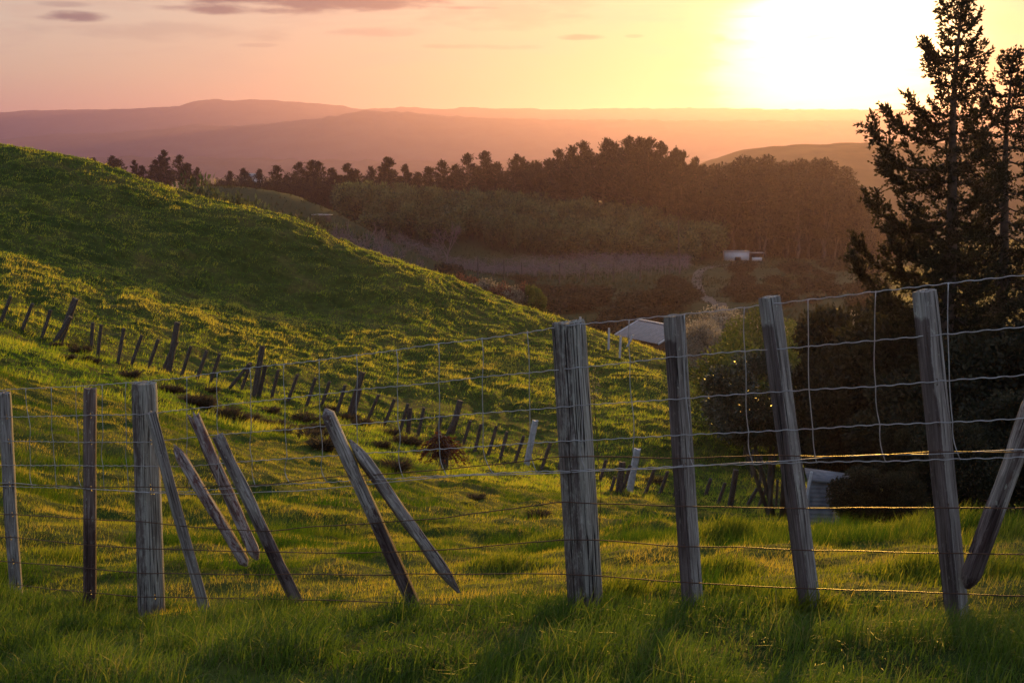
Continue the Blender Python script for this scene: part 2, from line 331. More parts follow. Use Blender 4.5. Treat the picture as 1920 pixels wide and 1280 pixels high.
# just past the crest it falls away
for px, py in [(-300, 215), (0, 279), (60, 287), (170, 309), (230, 330), (300, 362), (350, 380), (400, 391), (450, 399), (540, 412), (640, 463), (700, 488), (760, 514), (830, 536)]: C(px, py, 112)
for px, py in [(900, 562), (1000, 598), (1100, 634), (1180, 662), (1250, 684), (1290, 704)]: C(px, py, 113)
for px, py in [(-300, 230), (0, 300), (170, 335), (350, 395), (540, 430), (640, 478), (760, 525), (900, 572), (1000, 606), (1100, 640), (1250, 690), (1340, 720)]:
    C(px, py, 132)
for px, py in [(-300, 300), (0, 380), (350, 450), (640, 530), (900, 610), (1100, 670), (1300, 705)]: C(px, py, 160)
# valley floor, knoll, orchard slope, pine ridge
for a in [(1215, 668, 152), (1400, 650, 150), (1600, 660, 140), (1900, 640, 150), (1100, 600, 195), (1350, 590, 190), (1600, 580, 200), (1000, 580, 210),
          (1100, 545, 270), (1350, 530, 270), (1600, 520, 280), (1100, 500, 325), (800, 520, 325), (1300, 500, 330), (1450, 498, 345), (1390, 492, 362), (1600, 490, 370), (1900, 480, 370),
          (640, 520, 260), (300, 480, 230), (0, 460, 240), (450, 352, 300), (360, 352, 300), (560, 372, 300), (640, 405, 300), (300, 375, 300), (0, 400, 300), (760, 470, 300),
          (640, 430, 345), (850, 440, 350), (1000, 485, 345), (1200, 490, 345), (700, 405, 400), (1000, 420, 400), (1200, 440, 400), (1450, 480, 400), (1600, 480, 410),
          (200, 355, 430), (450, 368, 430), (600, 392, 430), (900, 405, 430), (1200, 430, 430), (1500, 475, 440), (1900, 460, 450), (-600, 420, 400), (2500, 460, 400), (-600, 420, 240), (2500, 600, 180)]: C(*a)
ctl = np.array(ctl)
def _tps(px, py):
    d2 = (px[:, None] - ctl[None, :, 0]) ** 2 + (py[:, None] - ctl[None, :, 1]) ** 2
    return .5 * d2 * np.log(d2 + 1e-9)
n_ = len(ctl); A = np.zeros((n_ + 3, n_ + 3)); A[:n_, :n_] = _tps(ctl[:, 0], ctl[:, 1]) + np.eye(n_) * 0.02
A[:n_, n_] = 1; A[:n_, n_ + 1:] = ctl[:, :2]; A[n_:, :n_] = A[:n_, n_:].T
Wt = np.linalg.solve(A, np.concatenate([ctl[:, 2], [0, 0, 0]]))
PLAIN_Z = -42.0
def Hs(x, y):
    """smooth terrain height"""
    x = np.atleast_1d(np.asarray(x, float)); y = np.atleast_1d(np.asarray(y, float)); shp = x.shape; x = x.ravel(); y = y.ravel()
    out = np.empty(len(x)); 
    for s in range(0, len(x), 40000):
        a, b = np.clip(x[s:s + 40000], -260, 260), np.clip(y[s:s + 40000], -10, 450)
        out[s:s + 40000] = _tps(a, b) @ Wt[:n_] + Wt[n_] + Wt[n_ + 1] * a + Wt[n_ + 2] * b
    k = np.maximum(sstep(455, 640, y), sstep(230, 420, abs(x)))
    out = np.clip(out, -60, 12)
    return (out * (1 - k) + PLAIN_Z * k).reshape(shp)
def bumps(x, y):
    far = sstep(28, 46, y) * (1 - sstep(110, 150, y)); mid = sstep(9, 14, y) * (1 - far); near = 1 - sstep(9, 14, y)
    wx = x + 1.1 * (fbm(x * .35, y * .35, 31, 2) - .5); wy = y + 1.1 * (fbm(x * .35, y * .35, 41, 2) - .5)
    r = 1 - abs(2 * fbm(wx * .85, wy * .6, 3, 3) - 1)                 # ridged: sheep-trodden hummocks
    big = fbm(x * .16, y * .13, 5, 3) - .5
    hum = (r - .7) * .50 * sstep(.3, .5, fbm(x * .22, y * .2, 91, 2) + .15) + big * .75
    small = (fbm(x * 2.2, y * 2.0, 9, 3) - .5) * .13 + (fbm(x * .7, y * .7, 12, 2) - .5) * .20
    tiny = (fbm(x * 2.6, y * 2.6, 15, 3) - .5) * .10
    valley = sstep(110, 200, y) * (1 - sstep(1500, 3000, y)) * (fbm(x * .03, y * .03, 19, 4) - .5) * 2.0
    return far * hum + mid * (small * 1.5 + .45 * (r - .7) * .5) + near * (tiny * 1.3 + sstep(6.5, 9, y) * (fbm(x * 1.3, y * 1.3, 12, 2) - .5) * .14) + valley
def H(x, y):
    x = np.asarray(x, float); y = np.asarray(y, float); s = Hs(x, y)
    k = sstep(50, 58, y) * (1 - sstep(108, 125, y)); ph = s / .85 + 2.2 * fbm(x * .09, y * .09, 21, 3)      # faint stock tracks along the contour
    return s + bumps(x, y) + k * .055 * np.sin(2 * math.pi * ph)
def G(x, y): return float(H(np.array([x]), np.array([y]))[0])
def hit(px, py, y0=6, y1=460):
    """where the sight line through (px,py) meets the ground"""
    Y = np.exp(np.linspace(math.log(y0), math.log(y1), 900)); p = np.array([P(px, py, q) for q in Y]); h = H(p[:, 0], p[:, 1])
    k = np.argmax(p[:, 2] < h); return p[k] if (p[:, 2] < h).any() else p[-1]

def axis(segs):
    out = []
    for a, b, s in segs: out.append(np.arange(a, b - 1e-6, s))
    return np.concatenate(out + [[segs[-1][1]]])
half = [(0, 5, .09), (5, 48, .20), (48, 90, 1.0), (90, 260, 3.5), (260, 900, 20), (900, 5400, 150)]
xp = axis(half); xs = np.concatenate([-xp[:0:-1], xp])
ys = np.concatenate([axis([(-40, -4, 3)]), axis([(-4, 3, .3), (3, 14, .09), (14, 40, .16), (40, 112, .24), (112, 170, 1.0), (170, 460, 2.5), (460, 900, 12), (900, 3000, 60), (3000, 8600, 500)])[1:]])
XX, YY = np.meshgrid(xs, ys); ZZ = H(XX, YY)
nx, ny = len(xs), len(ys)
ii = (np.arange(ny - 1)[:, None] * nx + np.arange(nx - 1)[None]); gq = np.stack([ii, ii + 1, ii + nx + 1, ii + nx], -1).reshape(-1, 4)
gm, N, L = nmat('pasture')
tcn = N.new('ShaderNodeTexCoord'); p = N.new('ShaderNodeBsdfPrincipled'); p.inputs['Roughness'].default_value = .95; p.inputs['Specular IOR Level'].default_value = .05
def gnoise(s, d=5, r=.6):
    n = N.new('ShaderNodeTexNoise'); n.inputs['Scale'].default_value = s; n.inputs['Detail'].default_value = d; n.inputs['Roughness'].default_value = r
    L.new(tcn.outputs['Object'], n.inputs['Vector']); return n.outputs['Fac']
c1 = ramp_node(N, L, gnoise(.35), [(.36, (.024, .046, .008)), (.54, (.045, .062, .012)), (.70, (.080, .075, .022))])
c2 = ramp_node(N, L, gnoise(3.2), [(.34, (.45, .50, .5)), (.62, (1.15, 1.1, 1.1))])
mx = N.new('ShaderNodeMix'); mx.data_type = 'RGBA'; mx.blend_type = 'MULTIPLY'; mx.inputs[0].default_value = 1; L.new(c1, mx.inputs[6]); L.new(c2, mx.inputs[7])
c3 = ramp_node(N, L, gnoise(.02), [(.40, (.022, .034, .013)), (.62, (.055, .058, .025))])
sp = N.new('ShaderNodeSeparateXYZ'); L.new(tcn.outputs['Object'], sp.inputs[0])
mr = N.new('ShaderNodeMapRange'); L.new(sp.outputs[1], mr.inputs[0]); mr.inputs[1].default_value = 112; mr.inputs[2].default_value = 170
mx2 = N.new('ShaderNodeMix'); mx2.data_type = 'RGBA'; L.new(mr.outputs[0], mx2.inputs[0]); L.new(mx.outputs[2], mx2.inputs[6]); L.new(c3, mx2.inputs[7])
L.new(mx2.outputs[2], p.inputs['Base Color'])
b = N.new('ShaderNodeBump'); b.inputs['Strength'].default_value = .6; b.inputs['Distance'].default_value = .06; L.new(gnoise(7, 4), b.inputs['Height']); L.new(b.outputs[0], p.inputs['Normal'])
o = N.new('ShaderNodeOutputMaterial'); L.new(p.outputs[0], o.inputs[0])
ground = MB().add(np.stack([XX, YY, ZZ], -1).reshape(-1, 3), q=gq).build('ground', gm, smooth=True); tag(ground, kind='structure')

# ------------------------------------------------------------------ far hills
hillm = plain('haze_tinted_bush', (.016, .022, .040), .95, nscale=.01, ncol=(.035, .042, .060), spec=0)  # bush colour shifted to blue: the tint of hazy distance is painted in
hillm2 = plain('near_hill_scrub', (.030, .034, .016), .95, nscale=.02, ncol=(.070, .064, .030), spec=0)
def ridge(name, pts, Y, depth, rough, m, sc, base_z=PLAIN_Z):
    q = np.array([P(a, b_, Y) for a, b_ in pts]); x = np.linspace(q[0, 0], q[-1, 0], 700); top = np.interp(x, q[:, 0], q[:, 2])
    top = top + (fbm(x / sc, x * 0, 77, 5) - .5) * rough
    v = np.linspace(-1, 1, 41); XXr, VV = np.meshgrid(x, v); s = np.clip(1 - abs(VV), 0, 1)
    s = np.sin(s * math.pi / 2) ** 1.3
    nz = (fbm(XXr / (sc * 3), VV * depth / (sc * 3), 51, 5) - .5) * 2
    Zr = base_z - 3 + (top[None] - base_z) * s * (1 + .22 * nz * (1 - s)) + 3 * s
    i = np.arange(40)[:, None] * 700 + np.arange(699)[None]
    return tag(MB().add(np.stack([XXr, Y + VV * depth, Zr], -1).reshape(-1, 3), q=np.stack([i, i + 1, i + 701, i + 700], -1).reshape(-1, 4)).build(name, m, smooth=True), kind='structure')
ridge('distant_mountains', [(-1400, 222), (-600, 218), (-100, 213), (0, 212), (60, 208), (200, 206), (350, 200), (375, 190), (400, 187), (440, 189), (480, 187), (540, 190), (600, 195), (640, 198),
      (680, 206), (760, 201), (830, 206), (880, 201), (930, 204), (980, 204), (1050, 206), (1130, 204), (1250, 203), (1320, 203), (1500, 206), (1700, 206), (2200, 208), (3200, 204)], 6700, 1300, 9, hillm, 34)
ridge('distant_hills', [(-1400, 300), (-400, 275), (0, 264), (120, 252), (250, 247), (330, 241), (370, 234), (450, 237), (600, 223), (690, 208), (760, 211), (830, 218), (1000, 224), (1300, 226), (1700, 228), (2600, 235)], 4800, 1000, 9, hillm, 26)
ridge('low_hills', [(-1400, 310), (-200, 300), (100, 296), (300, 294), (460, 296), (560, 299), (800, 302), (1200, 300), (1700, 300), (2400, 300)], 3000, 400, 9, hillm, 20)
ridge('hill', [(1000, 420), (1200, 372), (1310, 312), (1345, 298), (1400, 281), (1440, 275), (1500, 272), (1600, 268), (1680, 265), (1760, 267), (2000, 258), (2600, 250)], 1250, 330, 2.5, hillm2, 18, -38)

# ------------------------------------------------------------------ near wire fence
def unit(v): v = np.asarray(v, float); return v / np.linalg.norm(v)
FN = unit((1.5, 2.2, 0))            # horizontal normal of the fence plane, away from the camera
def post(name, base, top, w, d, m, parent=None, n=2.0, rot=0.0, seed=0, rings=34, sides=44, rough=.03, taper=.0, jag=.0, tip=0.0, foot=0.0, cracks=3, chips=0, smooth=True, stain=None):
    """a wooden post: cross section is a super-ellipse (n=2 round, n=7 sawn square), with shakes, chips and an uneven top"""
    base, top = np.array(base, float), np.array(top, float); Lh = np.linalg.norm(top - base); r_ = np.random.default_rng(seed)
    th = np.arange(sides) * 2 * math.pi / sides
    rr = 1 / (abs(np.cos(th)) ** n + abs(np.sin(th)) ** n) ** (1 / n)
    zz = np.linspace(0, 1, rings); zz = zz ** .92; zz[-1] = 1
    T, Zg = np.meshgrid(th, zz); R_ = np.broadcast_to(rr, T.shape).copy()
    R_ *= 1 + rough * (fbm(np.cos(T) * 1.6 + seed, Zg * Lh * 1.7 + np.sin(T) * 1.6, seed + 1, 3) - .5) * 2 + rough * .6 * (fbm(np.cos(T) * 5 + seed, Zg * Lh * .5 + np.sin(T) * 5, seed + 2, 3) - .5)
    for k in range(cracks):
        t0 = r_.uniform(0, 2 * math.pi); z0, z1 = r_.uniform(0, .4), r_.uniform(.6, 1.2)
        dth = np.angle(np.exp(1j * (T - t0 - .15 * (fbm(Zg * 4, T * 0, seed + k, 2) - .5))))
        R_ *= 1 - .028 * np.exp(-(dth / .04) ** 2) * sstep(z0 - .1, z0, Zg) * (1 - sstep(z1, z1 + .1, Zg))
    for k in range(chips):
        t0 = r_.uniform(0, 6.28); z0 = r_.uniform(.05, .95); dth = np.angle(np.exp(1j * (T - t0)))
        R_ *= 1 - .22 * np.exp(-(dth / .5) ** 2 - ((Zg - z0) * Lh / r_.uniform(.03, .08)) ** 2)
    R_ *= 1 - taper * Zg
    if tip: R_ *= 1 - .8 * np.clip((Zg * Lh - (Lh - tip)) / tip, 0, 1) ** 1.6
    if foot: R_ *= 1 - .75 * np.clip((foot - Zg * Lh) / foot, 0, 1) ** 1.4
    wob = (fbm(Zg[:, :1] * Lh * 1.3, Zg[:, :1] * 0, seed + 9, 3) - .5) * w * .5 * (1.8 if chips else 1 if n > 3 else .3)
    X = R_ * np.cos(T) * w / 2; Y = R_ * np.sin(T) * d / 2; c_, s_ = math.cos(rot), math.sin(rot)
    Zl = Zg * Lh; tops = Zg > .999
    jg = jag * (fbm(np.cos(T) * 2.2 + 5, np.sin(T) * 2.2 + seed, seed + 4, 3) - .45) * 2
    Zl = Zl + jg * sstep(.9, 1, Zg)
    if not tip: R2 = 1 - .035 * (Zg > .996); X, Y = X * R2, Y * R2
    V = np.stack([X * c_ - Y * s_ + wob, X * s_ + Y * c_, Zl], -1).reshape(-1, 3)
    i = np.arange(rings - 1)[:, None] * sides; j = np.arange(sides)[None]; k = (j + 1) % sides
    q = np.stack([i + j, i + k, i + sides + k, i + sides + j], -1).reshape(-1, 4)
    # end grain: two inner rings and a centre on top, a centre at the foot
    lt = V[-sides:]; ctr = lt.mean(0); ins = ctr + (lt - ctr) * .55; ins[:, 2] = lt[:, 2] * .6 + ctr[2] * .4 + .003 * r_.standard_normal(sides)
    m0 = len(V); V = np.vstack([V, ins, ctr - (0, 0, jag * .3), V[:sides].mean(0)]); jj = np.arange(sides); kk = (jj + 1) % sides
    q = np.vstack([q, np.stack([m0 - sides + jj, m0 - sides + kk, m0 + kk, m0 + jj], -1)])
    t = np.vstack([np.stack([m0 + jj, m0 + kk, np.full(sides, m0 + sides)], -1), np.stack([kk, jj, np.full(sides, m0 + sides + 1)], -1)])
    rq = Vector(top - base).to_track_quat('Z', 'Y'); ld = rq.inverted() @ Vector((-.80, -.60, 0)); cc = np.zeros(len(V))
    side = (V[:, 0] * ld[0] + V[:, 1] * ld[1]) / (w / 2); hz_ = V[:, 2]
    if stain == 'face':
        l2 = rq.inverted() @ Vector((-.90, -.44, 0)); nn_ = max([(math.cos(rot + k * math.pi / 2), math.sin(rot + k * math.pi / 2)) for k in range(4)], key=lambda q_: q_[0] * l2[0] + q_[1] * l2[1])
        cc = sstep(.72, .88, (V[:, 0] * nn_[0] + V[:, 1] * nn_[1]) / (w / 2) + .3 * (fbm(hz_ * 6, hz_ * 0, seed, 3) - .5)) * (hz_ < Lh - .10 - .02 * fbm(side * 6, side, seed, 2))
    elif stain == 'foot': cc = 1 - sstep(.25, .62, hz_ / Lh + .25 * (fbm(hz_ * 4, side, seed, 3) - .5)) if Lh else cc
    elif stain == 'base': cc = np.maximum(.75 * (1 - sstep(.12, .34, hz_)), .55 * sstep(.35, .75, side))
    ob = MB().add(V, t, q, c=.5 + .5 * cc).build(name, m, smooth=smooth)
    # keep the section's depth axis facing away from the camera
    ob.rotation_mode = 'QUATERNION'; ob.rotation_quaternion = rq; ob.location = Vector(base)
    if smooth:
        me = ob.data; me.polygons.foreach_set('use_smooth', np.ones(len(me.polygons), bool))
        try: me.set_sharp_from_angle(angle=rad(40))
        except Exception: pass
    if parent:
        ob.parent = parent; ob.matrix_parent_inverse = parent.matrix_world.inverted()
    return ob
def reparent(o, parent):
    o.parent = parent; o.matrix_parent_inverse = Matrix.Translation(-parent.location)
    return o
fo = P(1080, 1135, 6.0)
fence = tag(empty('wire_fence', fo), 'nearest fence of grey wooden posts with square wire netting and rusty plain wires', 'fence')
# wires: (picture x, picture y) read off the photograph, laid in the fence plane
WX = [-260, 20, 168, 270, 409, 534, 600, 745, 820, 905, 992, 1066, 1182, 1285, 1397, 1516, 1642, 1780, 1920, 2140]
def interp_wire(pts, xs_):
    a = np.array(pts, float); return np.interp(xs_, a[:, 0], a[:, 1])
NET = [[(-260, 740), (20, 730), (168, 723), (270, 715), (352, 707), (409, 699), (470, 690), (534, 683), (600, 674), (670, 665), (745, 656), (824, 645), (905, 634), (990, 622), (1066, 609), (1181, 600), (1285, 589), (1397, 577), (1516, 562), (1642, 547), (1779, 532), (1920, 516), (2140, 492)],
       [(-260, 786), (20, 781), (168, 779), (270, 776), (352, 768), (409, 760), (534, 746), (600, 739), (670, 731), (745, 724), (824, 716), (906, 706), (994, 698), (1066, 690), (1182, 678), (1286, 668), (1398, 659), (1516, 650), (1642, 638), (1780, 625), (1920, 612), (2140, 594)],
       [(-260, 832), (20, 827), (168, 829), (270, 829), (352, 821), (409, 815), (536, 806), (605, 798), (671, 795), (747, 789), (825, 781), (907, 774), (995, 767), (1066, 761), (1185, 754), (1288, 747), (1400, 738), (1518, 730), (1643, 724), (1785, 713), (1920, 703), (2140, 690)],
       [(-260, 874), (20, 871), (168, 873), (270, 874), (352, 873), (411, 868), (540, 859), (606, 855), (673, 850), (749, 846), (826, 841), (907, 836), (996, 830), (1066, 826), (1190, 820), (1295, 815), (1405, 810), (1525, 803), (1651, 796), (1787, 791), (1920, 783), (2140, 772)],
       [(-260, 908), (20, 911), (168, 916), (270, 922), (352, 921), (412, 916), (545, 907), (613, 903), (680, 899), (757, 896), (840, 891), (925, 886), (1006, 883), (1066, 882), (1195, 877), (1301, 872), (1414, 870), (1532, 866), (1661, 864), (1802, 860), (1920, 857), (2140, 852)]]
PLAINW = [([(-260, 912), (20, 907), (168, 912), (270, 912), (400, 912), (500, 907), (600, 896), (700, 888), (820, 879), (960, 866), (1044, 855), (1110, 856), (1250, 858), (1300, 858), (1460, 853), (1640, 853), (1745, 847), (1900, 848), (2140, 850)], 'rust'),
          ([(-260, 893), (20, 905), (270, 922), (400, 926), (560, 920), (700, 905), (860, 892), (1050, 885), (1220, 879), (1380, 868), (1470, 864), (1640, 852), (1760, 849), (1890, 843), (2140, 833)], 'galv'),
          ([(-260, 952), (20, 964), (168, 972), (270, 977), (400, 990), (500, 995), (600, 986), (820, 972), (1052, 940), (1120, 942), (1280, 947), (1500, 951), (1760, 949), (2140, 950)], 'rust'),
          ([(-260, 993), (20, 1007), (168, 1020), (270, 1027), (400, 1030), (560, 1035), (660, 1036), (820, 1030), (1054, 1010), (1120, 1011), (1290, 1023), (1500, 1031), (1760, 1036), (2140, 1043)], 'rust'),
          ([(-260, 1040), (20, 1052), (168, 1064), (270, 1073), (450, 1077), (600, 1076), (820, 1075), (1056, 1075), (1130, 1078), (1290, 1090), (1500, 1102), (1760, 1111), (2140, 1124)], 'rust'),
          ([(-260, 1082), (20, 1095), (168, 1110), (270, 1118), (450, 1121), (600, 1123), (720, 1128), (860, 1132), (960, 1138), (1060, 1136), (1130, 1140)], 'rust')]
def FP(px, py, off=-.004):
    p_ = np.array(P(px, py, fenceY(px))); return p_ + FN * off
crimp0 = np.random.default_rng(15)
def fpost(px0, py0, px1, py1, w, d, m, label, **k):
    """post whose visible axis runs from the foot pixel to the head pixel, standing just behind the wires"""
    pm = (px0 + px1) / 2; Yb = fenceY(pm); off = (max(d, w) * (.5 if k.get('n', 2) < 5 else .64) + .006) / (FN[1] + FN[0] * (pm - 960) / F_PX)
    b_ = np.array(P(px0, py0, Yb + off)); t_ = np.array(P(px1, py1, Yb + off))
    b_ = b_ + (b_ - t_) * .12
    o = post('post', b_, t_, w, d, m, **k); reparent(o, fence)
    if label: o['label'] = label
    # staples holding the wires to the face of the post
    if w > .06:
        for py_l in list(NET) + [a_[0] for a_ in PLAINW]:
            if py_l[0][0] > px1 or py_l[-1][0] < px1: continue
            fr_ = 0
            for _ in range(3):
                xx = px1 + (px0 - px1) * fr_; yy = float(np.interp(xx, [q[0] for q in py_l], [q[1] for q in py_l])); fr_ = (yy - py1) / (py0 - py1)
            if not .01 < fr_ < .97: continue
            dxp = crimp0.uniform(-.25, .25) * w * F_PX / fenceY(xx); c0 = FP(xx + dxp, yy, -.010); sm_ = MB().add(*tube([c0 + (-.002, .012, .011), c0 + (0, 0, .011), c0 + (.001, -.001, 0), c0 + (0, 0, -.011), c0 + (.002, .012, -.011)], .0019, 4))
            so_ = sm_.build('staple', M['rust']); so_.parent = o; so_.matrix_parent_inverse = (Matrix.Translation(o.location) @ o.rotation_quaternion.to_matrix().to_4x4()).inverted()
    return o
pxm = lambda px, w: w * fenceY(px) / F_PX
fpost(30, 1108, 9, 736, pxm(20, 27), .07, M['wood2'], 'narrow sawn post at the left edge of the picture', n=5, seed=3, rot=.2, jag=.01)
fpost(167, 1132, 169, 728, pxm(168, 23.5), .07, M['wood_red'], 'narrow brown post standing upright left of the thick round post', n=3.2, stain='foot', seed=5, jag=.006, rot=.1)
fpost(285, 1150, 270, 718, pxm(275, 56), .15, M['wood'], 'thick round grey strainer post with a batten leaning on it', n=2.1, seed=11, stain='base', sides=88, cracks=4, rough=.02, taper=.10, jag=.004)
fpost(1098, 1135, 1066, 604, pxm(1080, 69), .16, M['wood'], 'thickest round grey strainer post in the middle of the picture', n=2.1, seed=23, stain='base', sides=96, rings=44, cracks=5, rough=.02, taper=.07, jag=.010)
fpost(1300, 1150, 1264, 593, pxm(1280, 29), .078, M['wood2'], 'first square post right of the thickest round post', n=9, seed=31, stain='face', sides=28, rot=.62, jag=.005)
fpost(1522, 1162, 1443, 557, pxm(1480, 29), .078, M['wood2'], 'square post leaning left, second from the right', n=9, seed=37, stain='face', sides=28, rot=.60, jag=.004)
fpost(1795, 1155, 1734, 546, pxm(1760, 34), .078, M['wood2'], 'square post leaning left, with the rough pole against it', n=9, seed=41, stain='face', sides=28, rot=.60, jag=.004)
fpost(-170, 1100, -178, 742, pxm(-170, 24), .07, M['wood2'], 'narrow sawn post', n=4, seed=43, jag=.006)
net = MB(); crimp = np.random.default_rng(5)
def wire_path(pts, step=9, crimps=0.0, off=-.004, wave=0.0):
    a = np.array(pts, float); xs_ = np.arange(a[0, 0], a[-1, 0], step)
    # smooth the read-off polyline a little
    yy = np.interp(xs_, a[:, 0], a[:, 1]); k = np.ones(5) / 5; yy = np.convolve(np.pad(yy, 2, 'edge'), k, 'valid')
    pth = np.array([FP(x, y, off) for x, y in zip(xs_, yy)])
    s = np.concatenate([[0], np.cumsum(np.linalg.norm(np.diff(pth, axis=0), axis=1))])
    if crimps: pth[:, 2] += crimps * np.sign(np.sin(s * 2 * math.pi / .075)) * (abs(np.sin(s * 2 * math.pi / .075)) ** .5)
    if wave: pth[:, 2] += wave * (fbm(s * 3, s * 0, int(a[0, 1]), 3) - .5)
    return pth
for i_, pts in enumerate(NET): net.add(*tube(wire_path(pts, 4, .0016, -.002 - .0005 * i_, .008), .0021, 5))
STAYS = [(-210, -208, -205, -202, -200), (-95, -93, -90, -88, -85), (-20, -19, -17, -15, -12), (50, 55, 57, 59, 62), (98, 99, 102, 105, 108), (145, 145, 149, 151, 156), (193, 193, 194, 195, 197), (238, 238, 239, 240, 243), (352, 352, 353, 354, 357), (409, 410, 411, 412, 414), (470, 471, 472, 475, 481),
         (534, 536, 536, 540, 546), (600, 601, 602, 606, 614), (670, 671, 671, 673, 681), (745, 746, 747, 749, 758), (824, 824, 825, 826, 839), (905, 906, 907, 907, 925), (990, 994, 995, 996, 1007), (1090, 1091, 1092, 1093, 1100),
         (1181, 1183, 1186, 1190, 1196), (1285, 1286, 1288, 1295, 1301), (1397, 1398, 1400, 1405, 1414), (1516, 1517, 1518, 1525, 1532), (1643, 1641, 1643, 1651, 1661), (1779, 1778, 1781, 1787, 1801), (1930, 1930, 1933, 1940, 1952), (2080, 2080, 2082, 2088, 2100)]
octa_q = np.array([[1, 0, 0], [-1, 0, 0], [0, 1, 0], [0, -1, 0], [0, 0, 1], [0, 0, -1]], float)
octa_t = [[0, 2, 4], [2, 1, 4], [1, 3, 4], [3, 0, 4], [2, 0, 5], [1, 2, 5], [3, 1, 5], [0, 3, 5]]
for st in STAYS:
    kp = [(x, float(interp_wire(NET[k], [x])[0])) for k, x in enumerate(st)]
    pth = []
    for k in range(4):
        (x0, y0), (x1, y1) = kp[k], kp[k + 1]; bow = crimp.normal(0, 1.6) + (4 if k == 3 else 0) * (-1 if x1 - x0 > 4 else 0)
        for t_ in np.linspace(0, 1, 8)[:-1]: pth.append(FP(x0 + (x1 - x0) * t_ + bow * math.sin(math.pi * t_), y0 + (y1 - y0) * t_, -.006))
    pth.append(FP(*kp[4], -.006)); net.add(*tube(pth, .0020, 5))
    for x, y in kp: net.add(np.array(FP(x, y, -.004)) + octa_q * (.0052, .0052, .0042), octa_t)
nt = net.build('wire_netting', M['galv'], smooth=True); reparent(nt, fence)
for pts, mm_ in PLAINW:
    o = MB().add(*tube(wire_path(pts, 8, 0, -.007, .012), .0020 if mm_ == 'galv' else .0025, 6)).build('wire', M[mm_], smooth=True); reparent(o, fence)
    if mm_ == 'galv': o['label'] = 'loose pale wire sagging under the netting'
# wire staples / ties on the posts
fpost(2158, 1175, 2135, 482, pxm(2145, 84), .16, M['wood'], 'thick round strainer post where the near fence ends', n=2.1, seed=29, stain='base', sides=72, cracks=4, rough=.02, taper=.07, jag=.008)
# loose battens hanging in the wires
def batten(px0, py0, px1, py1, wpx, d, m, label, off=.05, **k):
    Yb = fenceY((px0 + px1) / 2) + off
    b_, t_ = P(px0, py0, Yb), P(px1, py1, Yb)
    o = post('fence_batten', b_, t_, wpx * Yb / F_PX, d, m, **k)
    return tag(o, label, 'batten', 'old fence battens hanging loose in the wires')
batten(385, 1150, 283, 773, 24, .05, M['wood2'], 'square grey batten leaning against the thick left strainer post', off=.02, n=7, rot=.5, seed=51, jag=.008)
batten(462, 1062, 333, 842, 25, .055, M['wood_red_lich'], 'shortest reddish batten with a broken top, its foot hanging clear of the grass', n=3, seed=53, jag=.05, chips=4, rough=.09, tip=.05, foot=.03)
batten(482, 1050, 367, 790, 25, .06, M['wood_red_lich'], 'splintered fork-topped batten just behind a straighter grey one', off=.09, n=3, seed=57, jag=.09, chips=5, rough=.10, foot=.05)
batten(563, 1142, 410, 816, 28, .06, M['wood_lich'], 'straight grey batten in front of the fork-topped one', off=.03, n=4, rot=.4, stain='foot', seed=59, jag=.015, chips=5, rough=.10, foot=.03)
batten(783, 1152, 611, 764, 30, .06, M['wood_lich'], 'longest leaning batten with a rounded head, dark towards its foot', off=.03, n=3.5, stain='foot', seed=61, tip=.03, chips=5, rough=.10)
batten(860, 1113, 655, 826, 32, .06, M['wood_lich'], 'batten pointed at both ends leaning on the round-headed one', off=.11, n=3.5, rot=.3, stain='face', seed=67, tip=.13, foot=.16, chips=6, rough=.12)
rp = batten(1812, 1102, 1938, 748, 31, .07, M['wood_lich'], 'rough split pole leaning right against the square post at the right edge', off=.10, n=3, stain='foot', seed=71, chips=6, rough=.10, jag=.05, foot=.05)
rp['category'] = 'pole'; rp.name = 'split_pole'; del rp['group']

# ------------------------------------------------------------------ old fence down in the gully
g0 = np.array(P(*GULLY[8])); gf = tag(empty('old_fence', g0), 'old derelict fence of leaning dark battens along the foot of the grassy hill', 'fence')
gx = np.array([P(*a)[0] for a in GULLY]); gY = np.array([a[2] for a in GULLY]); gpx = np.array([a[0] for a in GULLY], float)
def gbat(b_, t_, wpx, m, label=None, n=4, parent=gf, name='batten', d=None, jag=.03, Yoff=0, sink=.15, **k):
    Yb = float(np.interp(b_[0], gpx, gY)) + Yoff
    if b_[0] > 1240: Yb = 47.5
    # let the foot meet the ground on its own sight line
    for q in np.linspace(Yb - 6, Yb + 6, 60):
        pp = P(b_[0], b_[1], q)
        if pp[2] < G(pp[0], pp[1]): Yb = q; break
    B, T = np.array(P(b_[0], b_[1], Yb)), np.array(P(t_[0], t_[1], Yb)); B = B + (B - T) * sink / max(.2, np.linalg.norm(B - T))
    w_ = wpx * Yb / F_PX
    o = post(name, B, T, w_, d or w_, m, n=n, seed=int(b_[0]) % 97, rings=7, sides=10, rough=.08, cracks=0, jag=jag, **k)
    if parent: reparent(o, parent)
    if label: o['label'] = label
    return o, Yb
